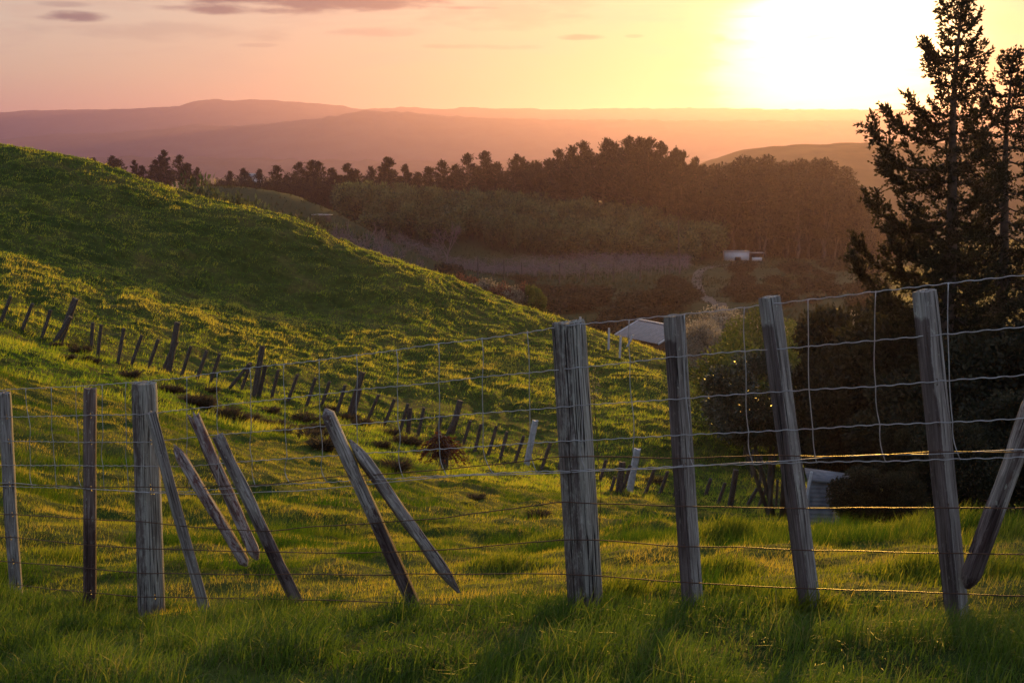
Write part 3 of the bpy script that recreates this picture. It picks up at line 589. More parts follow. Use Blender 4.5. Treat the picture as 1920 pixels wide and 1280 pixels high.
BT = [((1, 605), (21, 555)), ((40, 622), (61, 569)), ((77, 637), (95, 581)), ((171, 650), (174, 605)), ((183, 671), (190, 609)), ((221, 681), (232, 616)), ((246, 686), (266, 628)), ((277, 692), (297, 636)),
      ((340, 705), (358, 649)), ((369, 712), (388, 657)), ((394, 719), (412, 663)), ((430, 728), (468, 682)), ((452, 733), (470, 680)), ((509, 748), (522, 693)), ((540, 752), (558, 702)), ((575, 760), (592, 708)),
      ((604, 758), (618, 715)), ((632, 774), (647, 722)), ((688, 790), (710, 740)), ((718, 802), (740, 748)), ((749, 812), (765, 757)), ((782, 825), (795, 764)), ((815, 828), (828, 780)), ((867, 837), (882, 789)),
      ((890, 848), (902, 795)), ((915, 855), (931, 798)), ((938, 860), (951, 809)), ((965, 868), (982, 817)), ((1015, 880), (1032, 830)), ((1045, 888), (1058, 842)), ((1124, 905), (1136, 862)), ((1145, 920), (1153, 893)),
      ((1167, 922), (1182, 872)), ((1210, 926), (1227, 880)), ((1238, 925), (1252, 884)), ((1264, 934), (1270, 905)), ((1322, 930), (1333, 897)), ((1346, 945), (1360, 905)), ((1400, 950), (1420, 915)), ((1423, 950), (1436, 916))]
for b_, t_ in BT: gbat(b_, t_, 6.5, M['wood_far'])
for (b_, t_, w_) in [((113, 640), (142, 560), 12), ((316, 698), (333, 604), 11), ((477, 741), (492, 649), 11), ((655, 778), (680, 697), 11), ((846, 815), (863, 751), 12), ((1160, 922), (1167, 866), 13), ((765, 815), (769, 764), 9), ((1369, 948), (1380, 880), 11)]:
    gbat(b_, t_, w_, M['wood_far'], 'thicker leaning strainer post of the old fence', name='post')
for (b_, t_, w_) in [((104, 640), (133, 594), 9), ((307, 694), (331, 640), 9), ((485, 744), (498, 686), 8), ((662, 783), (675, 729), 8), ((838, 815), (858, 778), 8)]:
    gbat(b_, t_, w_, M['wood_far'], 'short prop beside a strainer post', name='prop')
wr = MB()
for f_ in (.25, .5, .78):
    a = np.array([[b_[0] + (t_[0] - b_[0]) * f_, b_[1] + (t_[1] - b_[1]) * f_] for b_, t_ in BT if b_[0] < 1260]); a = a[np.argsort(a[:, 0])]
    wr.add(*tube([P(x, y, float(np.interp(x, gpx, gY)) - .1) for x, y in a], .006, 4))
reparent(wr.build('wire', M['farwire']), gf)
for (b_, t_, w_, lb) in [((987, 872), (1004, 788), 12, 'pale painted batten leaning in the old fence, left of the thickest near post'), ((1180, 922), (1195, 841), 13, 'pale painted batten leaning in the old fence, right of the thickest near post')]:
    o, _ = gbat(b_, t_, w_, M['white_wood'], parent=None, name='painted_batten', jag=.04); tag(o, lb, 'batten')
# stakes standing on the hill shoulder
for (b_, t_, lb) in [((1141, 656), (1142, 615), 'pale upright stake on the hill shoulder above its twin'), ((1162, 670), (1164, 631), 'lower grey upright stake on the hill shoulder'),
                     ((1089, 608), (1088, 594), 'tip of a stake showing just above the thickest near post'), ((1176, 650), (1187, 628), 'short pale stake leaning beside the grey roof')]:
    p0 = hit(b_[0], b_[1] , 40, 120); Yb = p0[1] if p0[1] < 110 else 91.0
    B, T = np.array(P(*b_, Yb)), np.array(P(*t_, Yb)); B = B + (B - T) * .3
    tag(post('stake', B, T, .16, .14, M['white_wood'], n=4, rings=5, sides=8, cracks=0, seed=int(b_[0])), lb, 'stake')
# netting fence running down the right foot of the hill
mf0 = np.array(P(1380, 800, 60)); mf = tag(empty('netting_fence', mf0), 'rusty netting fence running down the right-hand foot of the hill beside the bushes', 'fence')
ML = [(1288, 672, 100), (1300, 690, 92), (1318, 722, 80), (1340, 765, 70), (1365, 805, 63), (1395, 842, 57), (1425, 880, 52), (1455, 915, 48), (1480, 945, 45)]
mp = []
for px, py, Y0 in ML:
    x, y, _z = P(px, py, Y0); mp.append((x, y, G(x, y)))
mp = np.array(mp)
for k in range(len(mp) * 2 - 1):
    q = mp[k // 2] if k % 2 == 0 else (mp[k // 2] + mp[k // 2 + 1]) / 2; z = G(q[0], q[1])
    reparent(post('post', (q[0], q[1], z - .2), (q[0] + .05, q[1], z + 1.15), .09, .09, M['wood_far'], n=3, rings=5, sides=8, cracks=0, seed=k), mf)
mm_ = MB(); fine = np.array([[*(mp[0] + (mp[-1] - mp[0]) * 0)]]);
seg = np.linspace(0, len(mp) - 1, 90); base_l = np.stack([np.interp(seg, range(len(mp)), mp[:, k]) for k in range(3)], -1); base_l[:, 2] = H(base_l[:, 0], base_l[:, 1])
for h_ in (.08, .25, .42, .6, .8, 1.05): mm_.add(*tube(base_l + (0, 0, h_), .007, 3, False))
for q in base_l[::1]: mm_.add(*tube([q + (0, 0, .05), q + (0, 0, 1.05)], .005, 3, False))
reparent(mm_.build('wire_netting', M['farwire']), mf)
# ------------------------------------------------------------------ vegetation builders
def leaves(mb, pos, direction, length, width, r_, jitter=.6, tint=None):
    """diamond leaves / needle sprays: one quad each"""
    n = len(pos); d = direction + jitter * r_.standard_normal((n, 3)); d /= np.linalg.norm(d, axis=1)[:, None] + 1e-9
    s = np.cross(d, r_.standard_normal((n, 3))); s /= np.linalg.norm(s, axis=1)[:, None] + 1e-9
    L_ = (length * r_.uniform(.6, 1.3, n))[:, None]; w_ = (width * r_.uniform(.6, 1.3, n))[:, None]
    v = np.stack([pos, pos + d * L_ * .45 + s * w_ * .5, pos + d * L_, pos + d * L_ * .5 - s * w_ * .5], 1).reshape(-1, 3)
    t = r_.uniform(0, 1, n) if tint is None else np.clip(tint + .25 * r_.standard_normal(n), 0, 1)
    mb.add(v, q=np.arange(n * 4).reshape(-1, 4), c=np.repeat(t, 4)); return mb
def copy_tree(root, loc, rz, sc):
    r = root.copy(); S.collection.objects.link(r); r.location = loc; r.rotation_euler = (0, 0, rz); r.scale = sc
    for ch in root.children:
        c_ = ch.copy(); S.collection.objects.link(c_); c_.parent = r
    return r
def crown_lumps(r_, n, rx, rz, zc, flat=.0):
    v = r_.standard_normal((n, 3)); v /= np.linalg.norm(v, axis=1)[:, None]; v *= r_.uniform(.35, 1, n)[:, None] ** .6
    return v * (rx, rx, rz) + (0, 0, zc)
def broad_tree(name, h, cr, trunk_h, m, barkm, seed, leaf=.12, nl=9000, lumps=26, lump_r=.42, crz=None, zc=None, limbs=7, tr=.1, jitter=1.0, lw=.55):
    r_ = np.random.default_rng(seed); root = empty(name, (0, 0, 0)); crz = crz or (h - trunk_h) / 2; zc = zc or h - crz
    L0 = crown_lumps(r_, lumps, cr * .78, crz * .80, zc); tb = MB()
    tb.add(*tube([(0, 0, -.3), (.02 * h, 0, trunk_h * .5), (0, .02 * h, trunk_h), (0, 0, zc)], [tr * 1.3, tr, tr * .8, tr * .35], 8))
    for k in range(min(limbs, lumps)):
        e = L0[k]; s_ = np.array([0, 0, trunk_h * r_.uniform(.6, 1.1)]); mdl = (s_ + e) / 2 + (0, 0, -.08 * h * r_.random()); tb.add(*tube([s_, mdl, e], [tr * .5, tr * .3, tr * .08], 5))
    tb.build('trunk', barkm, root)
    cb = MB(); per = nl // lumps
    for c0 in L0:
        u_ = r_.standard_normal((per, 3)); u_ /= np.linalg.norm(u_, axis=1)[:, None]; rr = lump_r * cr * r_.uniform(.7, 1.25)
        ps = c0 + u_ * rr * (r_.random(per)[:, None] ** .35) * (1, 1, .8)
        leaves(cb, ps, u_ + (0, 0, .3), leaf, leaf * lw, r_, jitter, tint=np.full(per, r_.uniform(.1, .9)))
    cb.build('crown', m, root); return root
def pine(seed, h, cr, bare=.25, leaf=.55, nb=46, upt=.5, cone=.6):
    """radiata pine far off: whorled limbs carrying tufted, upturned shoots and a pointed leader"""
    r_ = np.random.default_rng(seed); root = empty('pine_tree', (0, 0, 0)); tb = MB(); cb = MB()
    lean = r_.normal(0, .02, 2); ax = lambda z: np.array([lean[0] * z, lean[1] * z, z])
    tb.add(*tube([ax(-.8), ax(h * .3), ax(h * .7), ax(h * .97)], [.034 * h * .7, .02 * h * .7, .011 * h * .7, .003 * h], 7))
    P0, D0 = [], []
    def shoot(b0, d, L_, n=13, sp=.16):
        t_ = r_.random(n); P0.append(b0 + d * (t_ * L_)[:, None] + r_.standard_normal((n, 3)) * (sp * L_ * (1.05 - t_))[:, None]); D0.append(np.tile(d, (n, 1)))
    pw = .5 + .5 * cone
    lob = r_.uniform(.6, 1.15, 5); loba = r_.uniform(0, 6.28)
    for k in range(nb):
        f = (k + r_.random()) / nb; z = h * (bare + (1 - bare) * f * .95); a = r_.uniform(0, 6.28)
        wd = cr * max(.04, 1 - f) ** pw * (.65 + .35 * math.sin(min(1, f * 3) * math.pi / 2)) * lob[int((a + loba) / 6.28 * 5) % 5] * r_.uniform(.65, 1.15)
        o_ = np.array([math.cos(a), math.sin(a), 0]); e = ax(z) + o_ * wd + (0, 0, wd * upt * r_.uniform(.2, 1.0)); mdl = ax(z) * .5 + e * .5 - (0, 0, .10 * wd)
        tb.add(*tube([ax(z), mdl, e], [.007 * h, .005 * h, .002 * h], 4))
        m = 9
        for g in range(m):
            t_ = .25 + .75 * (g / (m - 1)); b0 = ax(z) * (1 - t_) ** 1 + e * t_ - (0, 0, .10 * wd * math.sin(t_ * 3.14)) + r_.normal(0, .06 * cr, 3) * (1, 1, .4)
            shoot(b0, unit(o_ * r_.uniform(.1, .9) + r_.normal(0, .3, 3) + (0, 0, 1.0)), h * r_.uniform(.035, .075))
    for g in range(6): shoot(ax(h * (.86 + .02 * g)), unit(r_.normal(0, .22, 3) + (0, 0, 1)), h * .07, 14, .18)
    shoot(ax(h * .92), np.array([0, 0, 1.]), h * .09, 26, .10)
    P0 = np.concatenate(P0); D0 = np.concatenate(D0); leaves(cb, P0, D0, leaf * 1.15, leaf * .42, r_, .38)
    tb.build('trunk', M['bark'], root); cb.build('crown', M['pine'], root); return root
def bare_tree(name, h, cr, seed, m, levels=5, r0=None):
    r_ = np.random.default_rng(seed); root = empty(name, (0, 0, 0)); tb = MB(); cb = MB(); r0 = r0 or h * .018
    def grow(p0, d, L_, r0_, lv):
        if lv == 0: return
        mid = p0 + d * L_ * .5 + r_.standard_normal(3) * L_ * .05; e = p0 + d * L_ + r_.standard_normal(3) * L_ * .06
        (tb if lv == levels else cb).add(*tube([p0, mid, e], [r0_, r0_ * .8, r0_ * .6], 4 if lv < levels else 7, False))
        for k in range(3 if lv > 1 else 0) if lv < levels else range(5):
            nd = d + r_.standard_normal(3) * .55 + (0, 0, .18); nd /= np.linalg.norm(nd)
            grow(p0 + (e - p0) * r_.uniform(.45, 1), nd, L_ * r_.uniform(.55, .85), max(r0_ * .55, .035), lv - 1)
    grow(np.array([0, 0, -.3]), np.array([0, 0, 1.]), h * .36, r0, levels)
    tb.build('trunk', m, root); cb.build('branches', m, root); return root
def place(root, loc, rz=0, sc=1.0, label=None, cat='tree', group=None, first=False, kindname=None):
    if isinstance(sc, (int, float)): sc = (sc,) * 3
    if first: r = root; r.location = loc; r.rotation_euler = (0, 0, rz); r.scale = sc
    else: r = copy_tree(root, loc, rz, sc)
    if 'group' in r and not group: del r['group']
    return tag(r, label, cat, group)
class Proto:
    """a built thing; the first placement uses it, later ones copy it"""
    def __init__(s, root): s.root = root; s.used = False
    def put(s, loc, rz=0, sc=1.0, **k):
        r = place(s.root, loc, rz, sc, first=not s.used, **k); s.used = True; return r

# ------------------------------------------------------------------ pine shelter belt on the valley ridge
PV = [Proto(pine(101, 20, 7.6, cone=.85)), Proto(pine(102, 22, 9.0, bare=.25, cone=.72)), Proto(pine(103, 18, 6.2, bare=.15, cone=.95)), Proto(pine(104, 24, 8.4, bare=.3, upt=.9, cone=.78)),
      Proto(pine(105, 16, 8.2, bare=.15, cone=.62, upt=.9)), Proto(pine(106, 21, 6.8, bare=.2, cone=.9, upt=.6))]
PH = [20, 22, 18, 24, 16, 21]
# (x, top y, distance, variant, widening) along the skyline of the photo
PT = [(172, 298, 440, 4, 1), (205, 293, 438, 1, 1.2), (222, 300, 436, 4, 1.2), (250, 302, 436, 2, 1.3), (266, 312, 436, 4, 1.2), (288, 300, 434, 1, 1.2), (309, 284, 436, 2, 1.5), (335, 292, 432, 3, 1.3), (352, 308, 432, 4, 1.4), (368, 315, 432, 0, 1.1),
      (432, 322, 440, 4, .9), (455, 317, 440, 4, 1.1), (487, 319, 440, 4, 1.0), (517, 312, 438, 2, 1.6), (560, 305, 436, 1, 1.2), (583, 302, 436, 3, 1.4), (598, 304, 432, 3, 1.2), (622, 318, 436, 4, 1.1), (651, 309, 432, 2, 1.3), (668, 320, 432, 4, 1.1), (700, 313, 432, 1, 1), (728, 298, 428, 2, 1.5), (759, 311, 428, 2, 1.1), (784, 326, 428, 4, 1.1),
      (806, 316, 426, 4, 1), (829, 303, 424, 0, 1.1), (852, 312, 424, 4, 1), (880, 289, 420, 1, 1), (911, 286, 420, 5, 1.2), (928, 308, 420, 4, 1), (962, 292, 416, 0, 1.1), (984, 296, 416, 1, 1), (1008, 306, 414, 4, 1), (1028, 302, 412, 4, 1), (1050, 282, 408, 3, 1), (1073, 276, 408, 5, 1.2), (1096, 268, 404, 3, 1),
      (1130, 262, 402, 1, .9), (1152, 270, 402, 5, 1), (1178, 259, 398, 3, 1), (1192, 260, 398, 1, .9), (1214, 262, 396, 3, 1), (1238, 270, 396, 5, 1.1), (1262, 282, 392, 0, 1), (1280, 286, 390, 5, .8), (1303, 300, 388, 2, .8), (1318, 312, 386, 5, .8)]
wantbase = lambda px: np.interp(px, [150, 380, 640, 1000, 1320], [-12.5, -14, -15, -19, -22])
def plant(proto, ph, px, ptop, Y, rz, wide=1.0, **k):
    x, y, zt = P(px, ptop, Y); zb = G(x, y); s = max(.25, (zt - zb) / ph); return proto.put((x, y, zb), rz, (s * wide, s * wide, s), **k)
rp_ = np.random.default_rng(55)
PLB = {309: 'tallest pine of the left clump, peeping over the grassy hill', 911: 'pine with a tall knobbly tip in the middle of the shelter belt', 1303: 'thin spiky last pine at the right end of the shelter belt', 728: 'pointed pine standing up from the low stretch of shelter belt'}
for k, (px, pt, Y, v, wd) in enumerate(PT):
    if px in PLB: plant(PV[v], PH[v], px, pt, Y, rp_.uniform(0, 6.28), wd, label=PLB[px], cat='tree')
    else:
        if px < 400: lb, gr = 'dark pine in the clump behind the left grassy hill', 'pines behind the left hill'
        elif px < 1040: lb, gr = 'dark lower pine in the long shelter belt across the valley', 'pines in the middle of the shelter belt'
        else: lb, gr = 'tall dark pine in the high right part of the shelter belt', 'tall pines at the right of the shelter belt'
        plant(PV[v], PH[v], px, pt, Y, rp_.uniform(0, 6.28), wd, label=lb, cat='tree', group=gr)
# a second, lower rank fills the belt behind
for k, px in enumerate(list(range(188, 372, 17)) + list(range(452, 540, 15)) + list(range(540, 1330, 19))):
    top = np.interp(px, [p_[0] for p_ in PT], [p_[1] for p_ in PT]) + rp_.uniform(16, 34); v = int(rp_.integers(0, 6)); Y = np.interp(px, [540, 1330], [446, 404])
    plant(PV[v], PH[v], px + rp_.uniform(-6, 6), top, Y, rp_.uniform(0, 6.28), 1.5, label='dim pine in the back rank of the shelter belt, half hidden by the front rank', cat='tree', group='pines in the back rank')
# round-headed tall trees above the white shed
EV = [Proto(broad_tree('gum_tree', 26, 6.5, 5, M['euc'], M['palebark'], 201 + k, leaf=.8, nl=7500, lumps=34, lump_r=.36, limbs=8, tr=.3, zc=14.8, crz=11.3)) for k in range(3)]
ET = [(1352, 296, 388), (1378, 290, 392), (1400, 281, 396), (1425, 277, 392), (1452, 288, 398), (1478, 292, 392), (1500, 283, 396), (1522, 280, 390), (1548, 288, 394), (1570, 300, 388), (1590, 318, 384), (1604, 338, 380), (1616, 362, 376), (1330, 318, 384), (1440, 300, 382), (1500, 306, 380), (1550, 320, 378)]
for k, (px, pt, Y) in enumerate(ET):
    plant(EV[k % 3], 26.5, px, pt, Y, rp_.uniform(0, 6.28), 1.05 if k % 2 else .9, label='tall gum tree with a pale bare trunk in the rounded stand above the white shed', cat='tree', group='gum trees above the shed')
# understorey added at the foot of the gum stand to block low sun
UV = Proto(broad_tree('shrub', 5, 4.0, .4, M['euc'], M['bark'], 361, leaf=.5, nl=2600, lumps=16, lump_r=.45, limbs=4, tr=.12))
for k in range(22):
    px = 1335 + k * 16; x, y = P(px, 480, 398 + 6 * (k % 3))[:2]; UV.put((x, y, G(x, y) - .2), k, (1.1, 1.1, 1.0 + .25 * (k % 3)), label='dark understorey shrub added at the foot of the gum stand to block low sun', cat='bush', group='understorey added under the gum stand')
for k in range(16):  # taller rank added behind the trunks to keep sun streaks off the valley floor
    px = 1330 + k * 26; x, y = P(px, 480, 424 + 5 * (k % 2))[:2]; UV.put((x, y, G(x, y) - .2), k * 2.1, (1.3, 1.3, 2.0 + .2 * (k % 3)), label='tall dark shrub added behind the gum trunks to block low sun', cat='bush', group='shrubs added behind the gum stand')
# dense low evergreen block below the pines
OV = [Proto(broad_tree('shelter_tree', 7, 4.2, 1.2, M['orch'], M['bark'], 301 + k, leaf=.75, nl=1700, lumps=20, lump_r=.40, limbs=3, tr=.14)) for k in range(4)]
n_o = 0
for row in range(12):
    Y = 346 + row * 5.2
    for px in np.arange(664 - row * 1.5, 1345, 37 - row * .3):
        px_ = px + rp_.uniform(-9, 9)
        if row < 3 and px_ < 700: continue
        if row < 2 and px_ > 1290: continue
        x, y = P(px_, 400, Y + rp_.uniform(-2, 2))[:2]
        OV[int(rp_.integers(0, 4))].put((x, y, G(x, y) - .2), rp_.uniform(0, 6.28), (rp_.uniform(.7, 1.1),) * 2 + (rp_.uniform(.65, 1.35),), label='bushy evergreen in the dense block on the slope below the pines', cat='tree', group='evergreens below the pine belt'); n_o += 1
tr0 = np.array([P(a_, b_, c_)[:2] for a_, b_, c_ in [(1368, 600, 175), (1352, 575, 195), (1335, 555, 225), (1312, 538, 252), (1304, 524, 280), (1312, 508, 305), (1335, 498, 330), (1368, 492, 348)]]); tt_ = np.linspace(0, 7, 60); tr0x = np.interp(tt_, range(8), tr0[:, 0]); tr0y = np.interp(tt_, range(8), tr0[:, 1])
# low scrub closing the skyline between the pines on the left
for k in range(30):
    px = 388 + k * 12; top = 338 + 7 * math.sin(k * 1.7) + (6 if px > 600 else 0); Y = 424 + 6 * (k % 2); x, y, zt = P(px, top, Y); zb = min(G(x, y), zt - 2.5)
    UV.put((x, y, zb), k * 1.1, (.55, .55, (zt - zb) / 5.1), label='low dark scrub between the pines on the left skyline', cat='bush', group='scrub between the left pines')
# scrub along the foot of the pine ridge on the left, and bushes on the knoll
SV = [Proto(broad_tree('shrub', 4, 2.4, .5, M['orch'], M['bark'], 341 + k, leaf=.35, nl=2200, lumps=14, lump_r=.46, limbs=4, tr=.08)) for k in range(3)]
def hide_bush(pr, px, ptop, Y, hgt, wide, label, group=None, ph=3.05):
    x, y, zt = P(px, ptop, Y); zg = G(x, y); zb = min(zg, zt - hgt); s = (zt - zb) / ph; w_ = max(hgt, .62 * (zt - zb)) / ph * wide
    return pr.put((x, y, zb - .05), px * .37, (w_, w_, s), label=label, cat='bush', group=group)
for px, pt, Y, hg, wd, lb in [(343, 321, 190, 5.5, 1.0, 'largest round dark bush on the knoll, beside the crest of the hill'), (325, 343, 195, 3, 1, None), (402, 364, 190, 3.4, 1.1, None), (424, 358, 188, 3.8, 1.1, None), (447, 358, 192, 4.2, 1.1, None), (470, 365, 190, 4, 1.0, None), (388, 370, 185, 3, 1.1, None), (436, 372, 180, 3, 1.2, None), (484, 378, 185, 2.6, 1, None),
                         (541, 392, 190, 2.2, 1.1, None), (560, 399, 188, 2.2, 1.1, None), (600, 400, 280, 2.4, 1, None), (630, 412, 262, 3, 1, None), (652, 420, 258, 3, 1, None)]:
    hide_bush(SV[px % 3], px, pt, Y, hg, wd, lb or 'dusky bush scattered on the knoll behind the grassy hill', None if lb else 'bushes on the knoll', 4.1)
# rough scrub over the shaded valley floor
VS = Proto(broad_tree('shrub', 2.2, 1.8, .2, M['euc'], M['bark'], 371, leaf=.3, nl=1500, lumps=12, lump_r=.46, limbs=3, tr=.05)); rs_ = np.random.default_rng(88)
for k in range(110):
    z_ = [(1010, 1130, 196, 235), (1240, 1345, 215, 300), (1345, 1640, 190, 345), (1345, 1640, 190, 260), (1130, 1260, 170, 205), (760, 1010, 230, 280)][k % 6]
    Y = rs_.uniform(z_[2], z_[3]); px = rs_.uniform(z_[0], z_[1]); x, y = P(px, 560, Y)[:2]
    if min(np.hypot(tr0x - x, tr0y - y)) < 3.5: continue
    s = rs_.uniform(.5, 1.5); VS.put((x, y, G(x, y) - .1), k, (s * 1.3, s * 1.3, s), label='dark low scrub bush scattered over the shaded valley floor', cat='bush', group='scrub bushes on the valley floor')
# hedge of mixed shrubs just behind the hill crest
RB = Proto(broad_tree('shrub', 3, 2.0, .3, M['redbush'], M['bark'], 351, leaf=.22, nl=4200, lumps=16, lump_r=.42, limbs=4, tr=.06))
PB = Proto(broad_tree('shrub', 3, 1.8, .3, M['palebush'], M['bark'], 352, leaf=.20, nl=4200, lumps=16, lump_r=.42, limbs=4, tr=.06))
GB = Proto(broad_tree('shrub', 3, 1.5, .2, M['greenbush'], M['bark'], 353, leaf=.20, nl=4600, lumps=16, lump_r=.40, limbs=4, tr=.06))
for px, pt, Y, pr, wd, lb in [(860, 514, 126, RB, .8, 'low russet shrub at the left end of the hedge behind the hill crest'), (885, 518, 126, RB, .8, 'russet shrub second from the left in the hedge behind the hill crest'),
                              (905, 520, 125, PB, .8, 'pale brown twiggy shrub in the hedge behind the hill crest'), (938, 530, 124, RB, .8, 'dark red shrub in the middle of the hedge behind the hill crest'),
                              (957, 534, 124, PB, .7, 'small greyish shrub in front of the round russet one'), (974, 532, 126, RB, .7, 'round russet shrub next to the green pair'),
                              (994, 533, 124, GB, .55, 'left one of the two green cone shaped shrubs'), (1008, 540, 122, GB, .6, 'right one of the two green cone shaped shrubs')]:
    hide_bush(pr, px, pt, Y, 3.4, wd, lb)
# bare grey trees at the left of the evergreen block
BV = [Proto(bare_tree('bare_tree', 9, 4, 401 + k, M['twig'])) for k in range(2)]
for k, (px, pt, Y) in enumerate([(648, 392, 225), (668, 384, 222), (690, 398, 215), (712, 410, 210), (730, 425, 200), (656, 402, 205), (700, 440, 185), (746, 450, 178), (770, 462, 170)]):
    x, y, zt = P(px, pt, Y); zb = G(x, y); zb = max(zb, zt - 13); s = (zt - zb) / 9.5
    BV[k % 2].put((x, y, zb), k, (s * .8, s * .8, s), label='leafless grey tree between the hill crest and the evergreen block', cat='tree', group='bare trees behind the hill crest')
x, y, zt = P(838, 404, 334); zb = G(x, y); s = (zt - zb) / 9.5
BV[0].put((x, y, zb), 2, s, label='bare tree with a round twiggy head and pale stem before the evergreen block', cat='tree')
# winter-bare vines on their frames, and the frames' posts
vm = MB(); rv = np.random.default_rng(77)
for row in range(7):
    Y0 = 296 + row * 6
    xa, xb = P(735 + row * 4, 500, Y0)[0], P(1292, 500, Y0)[0]; n = 900
    x = rv.uniform(xa, xb, n); y = Y0 + rv.normal(0, .8, n); z = H(x, y) + rv.uniform(1.0, 2.3, n) + .35 * fbm(x * .3, y * .3, 8, 2)
    d = rv.standard_normal((n, 3)) * (1, .5, .8); d /= np.linalg.norm(d, axis=1)[:, None]; L_ = rv.uniform(.7, 1.8, n)[:, None]
    a = np.stack([x, y, z], -1); s_ = np.cross(d, rv.standard_normal((n, 3))); s_ /= np.linalg.norm(s_, axis=1)[:, None]; s_ *= .035
    vm.add(np.stack([a - s_, a + s_, a + d * L_ + s_ * .5, a + d * L_ - s_ * .5], 1).reshape(-1, 3), q=np.arange(n * 4).reshape(-1, 4))
    xsr = np.arange(xa, xb, 3.0)
    for xx in xsr:
        zz = G(xx, Y0); vm.add(*tube([(xx, Y0, zz - .2), (xx + .1, Y0, zz + 1.2), (xx, Y0, zz + 2)], .05, 4, False))
tag(vm.build('bare_vines', M['twig']), 'winter-bare vines on frames in rows below the evergreen block', 'vines', kind='stuff')
for px, py, pt in [(896, 520, 486), (945, 540, 497), (978, 545, 505), (1049, 545, 505), (1098, 548, 503), (1150, 545, 510), (1200, 540, 505), (1255, 548, 502)]:
    x, y, z = P(px, py, 286); zb = G(x, y); tag(post('orchard_post', (x, y, zb - .4), (x, y, zb + 4.2), .28, .28, M['wood_far'], n=2, rings=4, sides=8, cracks=0), 'tall end post of the bare vine frames, above the dark paddock', 'post', 'end posts of the vine frames')
tag(post('orchard_post', P(1274, 520, 300), P(1272, 410, 300), .35, .35, M['wood_far'], n=2, rings=5, sides=8, cracks=0, taper=.4), 'tall thin dead trunk rising beside the bend of the farm track', 'trunk')
# small posts of the vineyard row on the dark paddock
for k, px in enumerate(range(1120, 1262, 11)):
    x, y, z = P(px, 577, 215); zb = G(x, y); tag(post('vine_stake', (x, y, zb - .2), (x, y, zb + 1.1), .09, .09, M['wood_far'], n=2, rings=3, sides=6, cracks=0), 'short stake in the single row across the dark paddock', 'stake', 'stakes across the dark paddock')

# ------------------------------------------------------------------ farm track
tp = np.array([(1368, 600, 175), (1352, 575, 195), (1335, 555, 225), (1312, 538, 252), (1304, 524, 280), (1312, 508, 305), (1335, 498, 330), (1368, 492, 348), (1420, 492, 356)], float)
tr_ = np.array([P(a, b_, Y)[:2] for a, b_, Y in tp]); k_ = np.linspace(0, len(tp) - 1, 70); cx = np.interp(k_, range(len(tp)), tr_[:, 0]); cy = np.interp(k_, range(len(tp)), tr_[:, 1])
for _ in range(3): cx[1:-1] = (cx[:-2] + cx[1:-1] + cx[2:]) / 3; cy[1:-1] = (cy[:-2] + cy[1:-1] + cy[2:]) / 3
tgx, tgy = np.gradient(cx), np.gradient(cy); ln = np.hypot(tgx, tgy); nxv, nyv = -tgy / ln, tgx / ln
rows = []
for o_ in np.linspace(-1.0, 1.0, 7):
    X = cx + nxv * o_; Y = cy + nyv * o_; rows.append(np.stack([X, Y, H(X, Y) + .10 - .03 * abs(abs(o_) - 1)], -1))
V = np.stack(rows, 1).reshape(-1, 3); i = np.arange(69)[:, None] * 7 + np.arange(6)[None]
tag(MB().add(V, q=np.stack([i, i + 1, i + 8, i + 7], -1).reshape(-1, 4)).build('farm_track', plain('gravel', (.045, .042, .034), .95, nscale=.8, ncol=(.10, .09, .075)), smooth=True), kind='structure')

# ------------------------------------------------------------------ buildings
M['roofing'] = plain('grey_painted_iron', (.17, .175, .19), .5, nscale=2, ncol=(.24, .245, .26)); M['weather'] = plain('brown_cladding', (.10, .075, .06), .8); M['pale_trim'] = plain('pale_trim', (.55, .56, .60), .6)
M['oldiron'] = plain('weathered_iron', (.09, .098, .12), .6, nscale=3, ncol=(.17, .18, .21)); M['shedwall'] = plain('white_cladding', (.62, .62, .66), .7, nscale=1.5, ncol=(.52, .52, .56)); M['dark'] = plain('dark_opening', (.02, .018, .018), .8); M['glass'] = plain('window_glass', (.03, .035, .04), .15, spec=.6)
def Rz(a): c_, s_ = math.cos(a), math.sin(a); return np.array([[c_, -s_, 0], [s_, c_, 0], [0, 0, 1]])
def bld(name, loc, rz, label, cat):
    o = empty(name, loc, rz); return tag(o, label, cat)
# white shed in front of the gum trees
wx, wy, wz = P(1390, 491, 360); wz = G(wx, wy)
sh = bld('shed', (wx, wy, wz), .03, 'low white shed with a dark lean-to standing below the tall gum trees', 'shed')
MB().add(*box(-1.1, 1.5, 1.2, 6.2, 3.0, 2.5)).build('wall', M['shedwall'], sh)
MB().add(*box(-1.1, 1.5, 2.52, 6.6, 3.5, .12)).build('roof', M['roofing'], sh)
d_ = MB().add(*box(-.9, -.02, .55, 1.5, .12, 1.1)).build('door', M['dark'], sh)
MB().add(*box(3.7, 2.4, .9, 3.3, .12, 1.8)).add(*box(2.1, 1.4, .9, .12, 2.0, 1.8)).build('lean_to_wall', M['dark'], sh)
MB().add(*box(3.9, 1.2, 2.1, 3.9, 3.0, .12)).build('lean_to_roof', M['roofing'], sh)
MB().add(*box(4.0, .1, .55, 2.6, .1, .9)).build('panel', M['shedwall'], sh)
for dx in (2.3, 5.5): MB().add(*box(dx, -.2, 1.0, .14, .14, 2.1)).build('post', M['weather'], sh)
